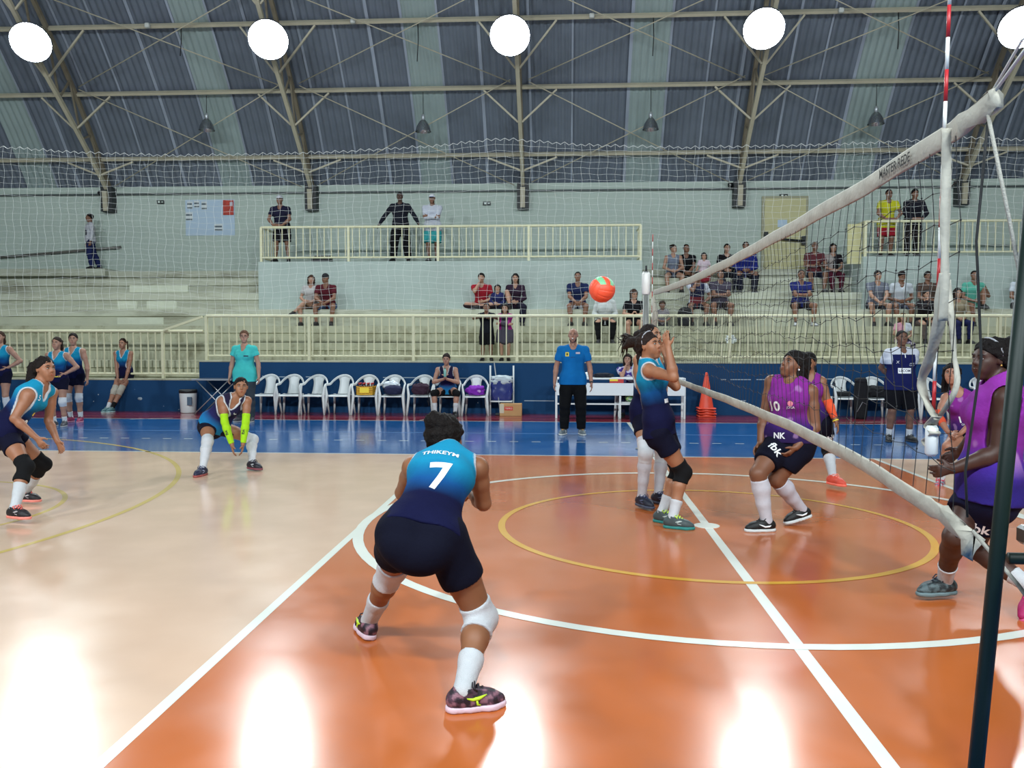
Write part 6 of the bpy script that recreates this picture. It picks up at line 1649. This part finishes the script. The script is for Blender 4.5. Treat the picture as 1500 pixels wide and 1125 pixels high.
person('substitute perched on the low blue ledge with ivory knee pads', J, 1.66, (172, 124, 100), ('pony', (58, 38, 30)), h=.009, group='team in turquoise and navy', top=('tank', dye_team, dict(v=.12, trim=WHT)), bot=('shorts', NAVYC, dict(t1=.35)), pads={'L': ((190, 184, 170), .72, 1.22), 'R': ((190, 184, 170), .72, 1.22)}, socks={'L': (BLK, 1.68), 'R': (WHT, 1.7)}, shoes=dict(c=(70, 110, 116), sole=(170, 200, 200), lace=(120, 150, 150)))
a = atY(919, 545, 11.04)
st_c = c0; o = copy_tree(c0); o.location = (a[0], 10.99, 0); o.rotation_euler = (0, 0, 0); o['label'] = 'white plastic armchair hidden behind the score table'; o['group'] = 'white plastic armchairs'
J = sit(a[0], 10.99, .43, 1.62, .43, lean=-.04, arms=('chin', 'lap'), head=(-.15, 0), spread=.10, out=.30)
person('scorer in a violet and white top seated behind the score table', J, 1.62, (178, 132, 112), ('long', (44, 32, 28)), h=.010, top=('tee', lambda P, t, o: np.where((np.array([mnoise.noise(Vector(p * 14)) for p in P]) > .0)[:, None], LC((200, 196, 220)), LC((74, 56, 140))), dict(v=.08)), bot=('pants', (34, 36, 60)), shoes=S_DARK)

# spectators: (label, px, tier, ...)  tiers are the steps of the stand
GR = None
def seat(label, px, tier, S, skin, hair, top, bot, shoes=S_DARK, male=False, y=None, bulk=(1, 1, 1), face=None, cap=None, ch=.0115, **kw):
    zs = TIER[tier][0]; yy = TIER[tier][1] + .20 if y is None else y
    a = atY(px, 450, yy)
    J = sit(a[0], yy, zs, S, kw.pop('drop', TIER[tier][0] - TIER[tier - 1][0]), male, **kw)
    return person(label, J, S, skin, hair, top, bot, shoes=shoes, male=male, h=ch, bulk=bulk, face=face, cap=cap)
LS, BS, DS = (182, 138, 114), (140, 98, 76), (84, 58, 46)
B1, B2, B3 = (26, 22, 22), (66, 46, 36), (42, 32, 28)
seat('woman in a pale grey top with crossed bare legs, leftmost on the stand', 455, 3, 1.60, LS, ('long', B2), ('tee', (186, 182, 180), dict(loose=.01)), ('shorts', (120, 104, 96), dict(t1=.5)), crossleg='L', arms='lap', head=(.25, 0), tilt=.06, y=14.28)
seat('man in a maroon shirt and denim shorts beside the woman in pale grey', 481, 3, 1.74, BS, ('short', B1), ('tee', (92, 34, 44), dict(loose=.012)), ('shorts', (74, 94, 128), dict(t1=.75, loose=.02)), male=True, arms='clasp', lean=.4, cap=((26, 26, 30), None), head=(-.3, -.25), y=14.28, spread=.18)
seat('man in a red shirt sitting cross legged against the white landing wall', 706, 3, 1.72, LS, ('shortback', B1), ('tee', (158, 34, 48), dict(loose=.012)), ('pants', (50, 38, 44), dict(loose=.02)), male=True, cross=True, arms=('chin', 'lap'), lean=.25, y=14.45)
seat('child in a navy top between the red shirt and the dark purple sweater', 729, 3, 1.12, LS, ('bob', B1), ('long', (44, 48, 96)), ('pants', (34, 34, 44)), arms='lap', y=14.32)
seat('woman in a dark purple sweater sitting against the white landing wall', 755, 3, 1.66, LS, ('long', B1), ('long', (52, 36, 52), dict(v=.08, loose=.012)), ('pants', (36, 34, 50), dict(loose=.015)), kneeup='R', arms='lap', lean=.08, y=14.38, spread=.18)
seat('man in a navy polo and white shorts left of the ball', 846, 3, 1.76, BS, ('short', B1), ('tee', (34, 44, 82), dict(loose=.012, sl=.018)), ('shorts', (196, 198, 206), dict(t1=.72, loose=.025)), male=True, arms='clasp', lean=.32, y=14.3, spread=.15, bulk=(1.1, 1.05, 1.05))
seat('person in a white top and black trousers sitting right behind the ball', 886, 2, 1.70, LS, ('short', B2), ('long', (204, 208, 206), dict(loose=.02)), ('pants', (24, 24, 26), dict(loose=.015)), arms='lap', lean=.2, spread=.13, bulk=(1.1, 1, 1), y=13.45)
seat('woman in black with long hair looking down at her phone by the far post', 928, 2, 1.62, LS, ('long', B2), ('tee', (26, 26, 30)), ('shorts', (30, 30, 34), dict(t1=.5)), arms='phone', head=(.35, -.3), lean=.15, y=13.48)
seat('small child in a grey top sitting right of the far net post', 970, 2, 1.05, BS, ('curly', (70, 54, 34)), ('tee', (142, 136, 140)), ('pants', (40, 40, 46)), arms='lap', y=13.48, drop=.40)
seat('woman in a grey tank top with bare arms, high on the stand', 985, 5, 1.64, LS, ('bun', B3), ('tank', (120, 128, 146), dict(v=.05)), ('shorts', (66, 66, 72), dict(t1=.45)), arms='lap', head=(.5, 0), lean=.15, spread=.16)
seat('man in a black shirt with a cyan print behind the grey tank top', 1003, 5, 1.72, BS, ('short', B1), ('tee', (28, 28, 32), dict(loose=.012)), ('shorts', (60, 56, 54), dict(t1=.7, loose=.02)), male=True, arms='clasp', lean=.3, head=(.2, 0), y=16.1)
seat('woman in a black top seated beside the man in the blue jacket', 1063, 5, 1.66, LS, ('pony', B1), ('long', (26, 26, 30)), ('pants', (30, 32, 44)), arms='lap', lean=.1)
seat('man in a bright blue jacket sitting high on the stand under the tape', 1089, 5, 1.78, BS, ('short', B1), ('long', (36, 46, 128), dict(loose=.03)), ('pants', (28, 30, 46), dict(loose=.02)), male=True, arms='lap', lean=.3, bulk=(1.2, 1.2, 1.1), spread=.16)
seat('man in a navy shirt with white and red shoulders on the middle row', 1020, 3, 1.72, BS, ('short', B1), ('tee', lambda P, t, o: np.where((np.abs((P - o['nk']) @ o['rs']) > .17)[:, None], LC((200, 204, 216)), np.where((t < .45)[:, None], LC((120, 44, 52)), LC((34, 38, 70)))), dict(loose=.012)), ('shorts', (34, 36, 50), dict(t1=.75, loose=.02)), male=True, arms=('chin', 'thigh'), lean=.25, spread=.15)
seat('bearded man in a dark grey shirt on the middle row behind the net', 1054, 3, 1.78, BS, ('short', B1), ('tee', (72, 66, 82), dict(loose=.015)), ('shorts', (52, 44, 44), dict(t1=.75, loose=.02)), male=True, arms='cross', lean=.1, face={'beard': (34, 28, 26)}, bulk=(1.15, 1.1, 1.1), spread=.16)
seat('man in a royal blue polo sitting alone in the middle behind the net', 1172, 3, 1.76, BS, ('grey_crop', (60, 56, 54)), ('tee', (40, 46, 110), dict(loose=.014, v=.06)), ('shorts', (38, 30, 34), dict(t1=.7, loose=.02)), dict(c=(200, 202, 204), sole=(60, 60, 62), lace=(40, 40, 42)), male=True, arms='cross', lean=.08, spread=.19, bulk=(1.12, 1.05, 1.05))
seat('grey haired man in a maroon striped shirt under the cream door', 1191, 5, 1.74, BS, ('grey_crop', (150, 146, 140)), ('tee', (104, 52, 58), dict(loose=.014)), ('shorts', (34, 38, 56), dict(t1=.8, loose=.02)), male=True, arms='phone', lean=.1, spread=.14)
seat('woman with long black hair and maroon trousers beside the grey haired man', 1218, 5, 1.64, LS, ('long', B1), ('tee', lambda P, t, o: np.where((((P - o['nk']) @ o['rs']) > .02)[:, None], LC((170, 160, 156)), LC((40, 34, 40)))), ('pants', (84, 32, 48)), arms='lap', lean=.05, spread=.09)
seat('young man in a grey printed shirt on the right of the net', 1281, 3, 1.76, LS, ('shortback', B1), ('tee', (118, 122, 136), dict(loose=.014)), ('shorts', (60, 62, 70), dict(t1=.8, loose=.02)), male=True, arms='clasp', lean=.28, spread=.15, y=14.28)
seat('man in a white polo looking down beside the grey printed shirt', 1315, 3, 1.74, BS, ('shortback', B1), ('tee', (208, 214, 222), dict(loose=.014, v=.06)), ('shorts', (86, 92, 112), dict(t1=.8, loose=.02)), male=True, arms='lap', lean=.35, head=(.1, -.5), spread=.14, y=14.28)
seat('man in a brown shirt leaning against the right landing wall', 1358, 3, 1.72, BS, ('shortback', B1), ('tee', (82, 66, 58), dict(loose=.014)), ('pants', (60, 54, 50)), male=True, arms='lap', lean=0, y=14.45)
seat('woman in a black cardigan resting her chin in front of the brown shirt', 1353, 2, 1.60, LS, ('bun', B3), ('long', (34, 30, 34), dict(loose=.014)), ('pants', (96, 84, 80)), arms=('chin', 'lap'), lean=.3, spread=.1, y=13.45)
seat('woman in a beige top and navy trousers behind the loose net band', 1402, 2, 1.64, LS, ('long', B3), ('long', (150, 136, 112)), ('pants', (34, 38, 78)), arms='lap', lean=.0, spread=.1, y=13.5)
seat('man in a mint shirt with one knee raised on the right', 1423, 3, 1.74, BS, ('short', B1), ('tee', (96, 178, 158), dict(loose=.014)), ('shorts', (110, 98, 90), dict(t1=.7, loose=.02)), male=True, arms=('lap', 'knee'), kneeup='L', lean=.15, head=(-.2, 0), y=14.4)
seat('bearded man in a white shirt and dark cap at the right edge', 1494, 3, 1.76, BS, ('short', B1), ('tee', (206, 214, 224), dict(loose=.014)), ('pants', (40, 40, 48), dict(loose=.02)), male=True, arms='lap', lean=.1, cap=((30, 32, 40), (30, 32, 40)), face={'beard': (30, 26, 26)}, y=14.35)
seat('child in a pink and white top with patterned leggings behind the polo official', 1322, 1, 1.25, LS, ('bob', (96, 70, 44)), ('tee', lambda P, t, o: np.where((((P - o['nk']) @ o['rs']) < .0)[:, None], LC((206, 210, 220)), LC((206, 150, 166)))), ('pants', lambda P, t, o: np.where((np.array([mnoise.noise(Vector(p * 22)) for p in P]) > .05)[:, None], LC((150, 140, 160)), LC((44, 38, 58)))), arms='lap', lean=.1, y=12.7, drop=.38)

# standing on the stand
def onstand(label, px, y, z, S, skin, hair, top, bot, shoes=S_DARK, male=True, bulk=(1, 1, 1), face=None, cap=None, **kw):
    a = atY(px, 380, y); J = stand(a[0], y, S, male, z=z, **kw)
    return person(label, J, S, skin, hair, top, bot, shoes=shoes, male=male, h=.0115, bulk=bulk, face=face, cap=cap)
ZL = 3.65
onstand('boy in a white jacket and jeans walking along the top step at the left', 133, 16.45, 3.60, 1.55, BS, ('short', B1), ('long', lambda P, t, o: np.where(((t > .30) & (t < .62) & (np.abs((P - o['nk']) @ o['rs']) < .09))[:, None], LC((70, 64, 78)), LC((206, 206, 214))), dict(loose=.018)), ('pants', (40, 48, 92), dict(loose=.012)), rz=-.9, stagger=.22, spread=.06, head=(-.2, 0))
onstand('man in a navy shirt and white visor leaning on the left landing rail', 414, 15.25, ZL, 1.76, BS, ('short', B1), ('tee', (38, 38, 60), dict(loose=.016)), ('shorts', (30, 28, 34), dict(t1=.85, loose=.03)), lean=.28, arms='rail', target=(.12, -.36, .96), cap=((190, 190, 196), (190, 190, 196)), spread=.16, stagger=-.1, bulk=(1.1, 1.05, 1))
o = onstand('man in a dark hooded top with arms spread on the left landing rail', 587, 15.18, ZL, 1.80, DS, ('short', B1), ('long', (34, 36, 46), dict(loose=.018, hood=1)), ('pants', (28, 28, 32), dict(loose=.03)), arms='wide', target=(.53, -.22, .96), spread=.20, lean=.10, bulk=(1.08, 1.05, 1.05))
onstand('man in a white hooded top, white cap and turquoise shorts on the landing', 634, 15.2, ZL, 1.74, BS, ('short', B1), ('long', (204, 208, 220), dict(loose=.022, hood=1, hem=.1)), ('shorts', (62, 164, 168), dict(t1=.96, loose=.04)), arms='cross', cap=((214, 216, 222), (40, 60, 120)), face={'beard': (34, 28, 26)}, lean=.12, spread=.10, bulk=(1.1, 1.1, 1.05))
ZR = 3.72
onstand('man in a yellow shirt and red shorts leaning on the right landing rail', 1297, 15.25, ZR, 1.70, BS, ('short', B1), ('tee', (206, 204, 48), dict(loose=.016, hem=.12)), ('shorts', (160, 36, 50), dict(t1=.85, loose=.03)), arms='rail', target=(.13, -.34, .95), lean=.22, spread=.12, face={'glasses': 1})
onstand('man in a dark hooded top beside the yellow shirt on the right landing', 1335, 15.25, ZR, 1.70, BS, ('shortback', B1), ('long', (34, 34, 44), dict(loose=.02, hood=1)), ('pants', (40, 36, 38), dict(loose=.025)), arms='rail', target=(.12, -.34, .95), lean=.2, spread=.11, bulk=(1.1, 1.05, 1))
onstand('boy in a black shirt and shorts standing at the front railing', 713, YW + .42, 1.14, 1.26, BS, ('short', B1), ('tee', (34, 36, 44), dict(loose=.016, t1=.9)), ('shorts', (26, 26, 30), dict(t1=.95, loose=.025)), arms='rail', target=(.12, -.30, .98), lean=.1, spread=.10, stagger=.1)
a_ = onstand('girl in a grey dress with a magenta jacket at the front railing', 740, YW + .42, 1.14, 1.24, LS, ('long', B3), ('long', lambda P, t, o: np.where((np.abs((P - o['nk']) @ o['rs']) < .075)[:, None], LC((86, 82, 92)), LC((150, 34, 120))), dict(loose=.02)), ('skirt', (84, 80, 92), dict(t1=.75)), arms='cross', lean=.12, spread=.07, male=False)
onstand('small girl in a pale pink top and red skirt standing on the high rows', 1031, 15.2, TIER[4][0], 1.0, LS, ('long', B1), ('tee', (206, 186, 196)), ('skirt', (150, 30, 48), dict(t1=.85)), arms='side', spread=.06, male=False)
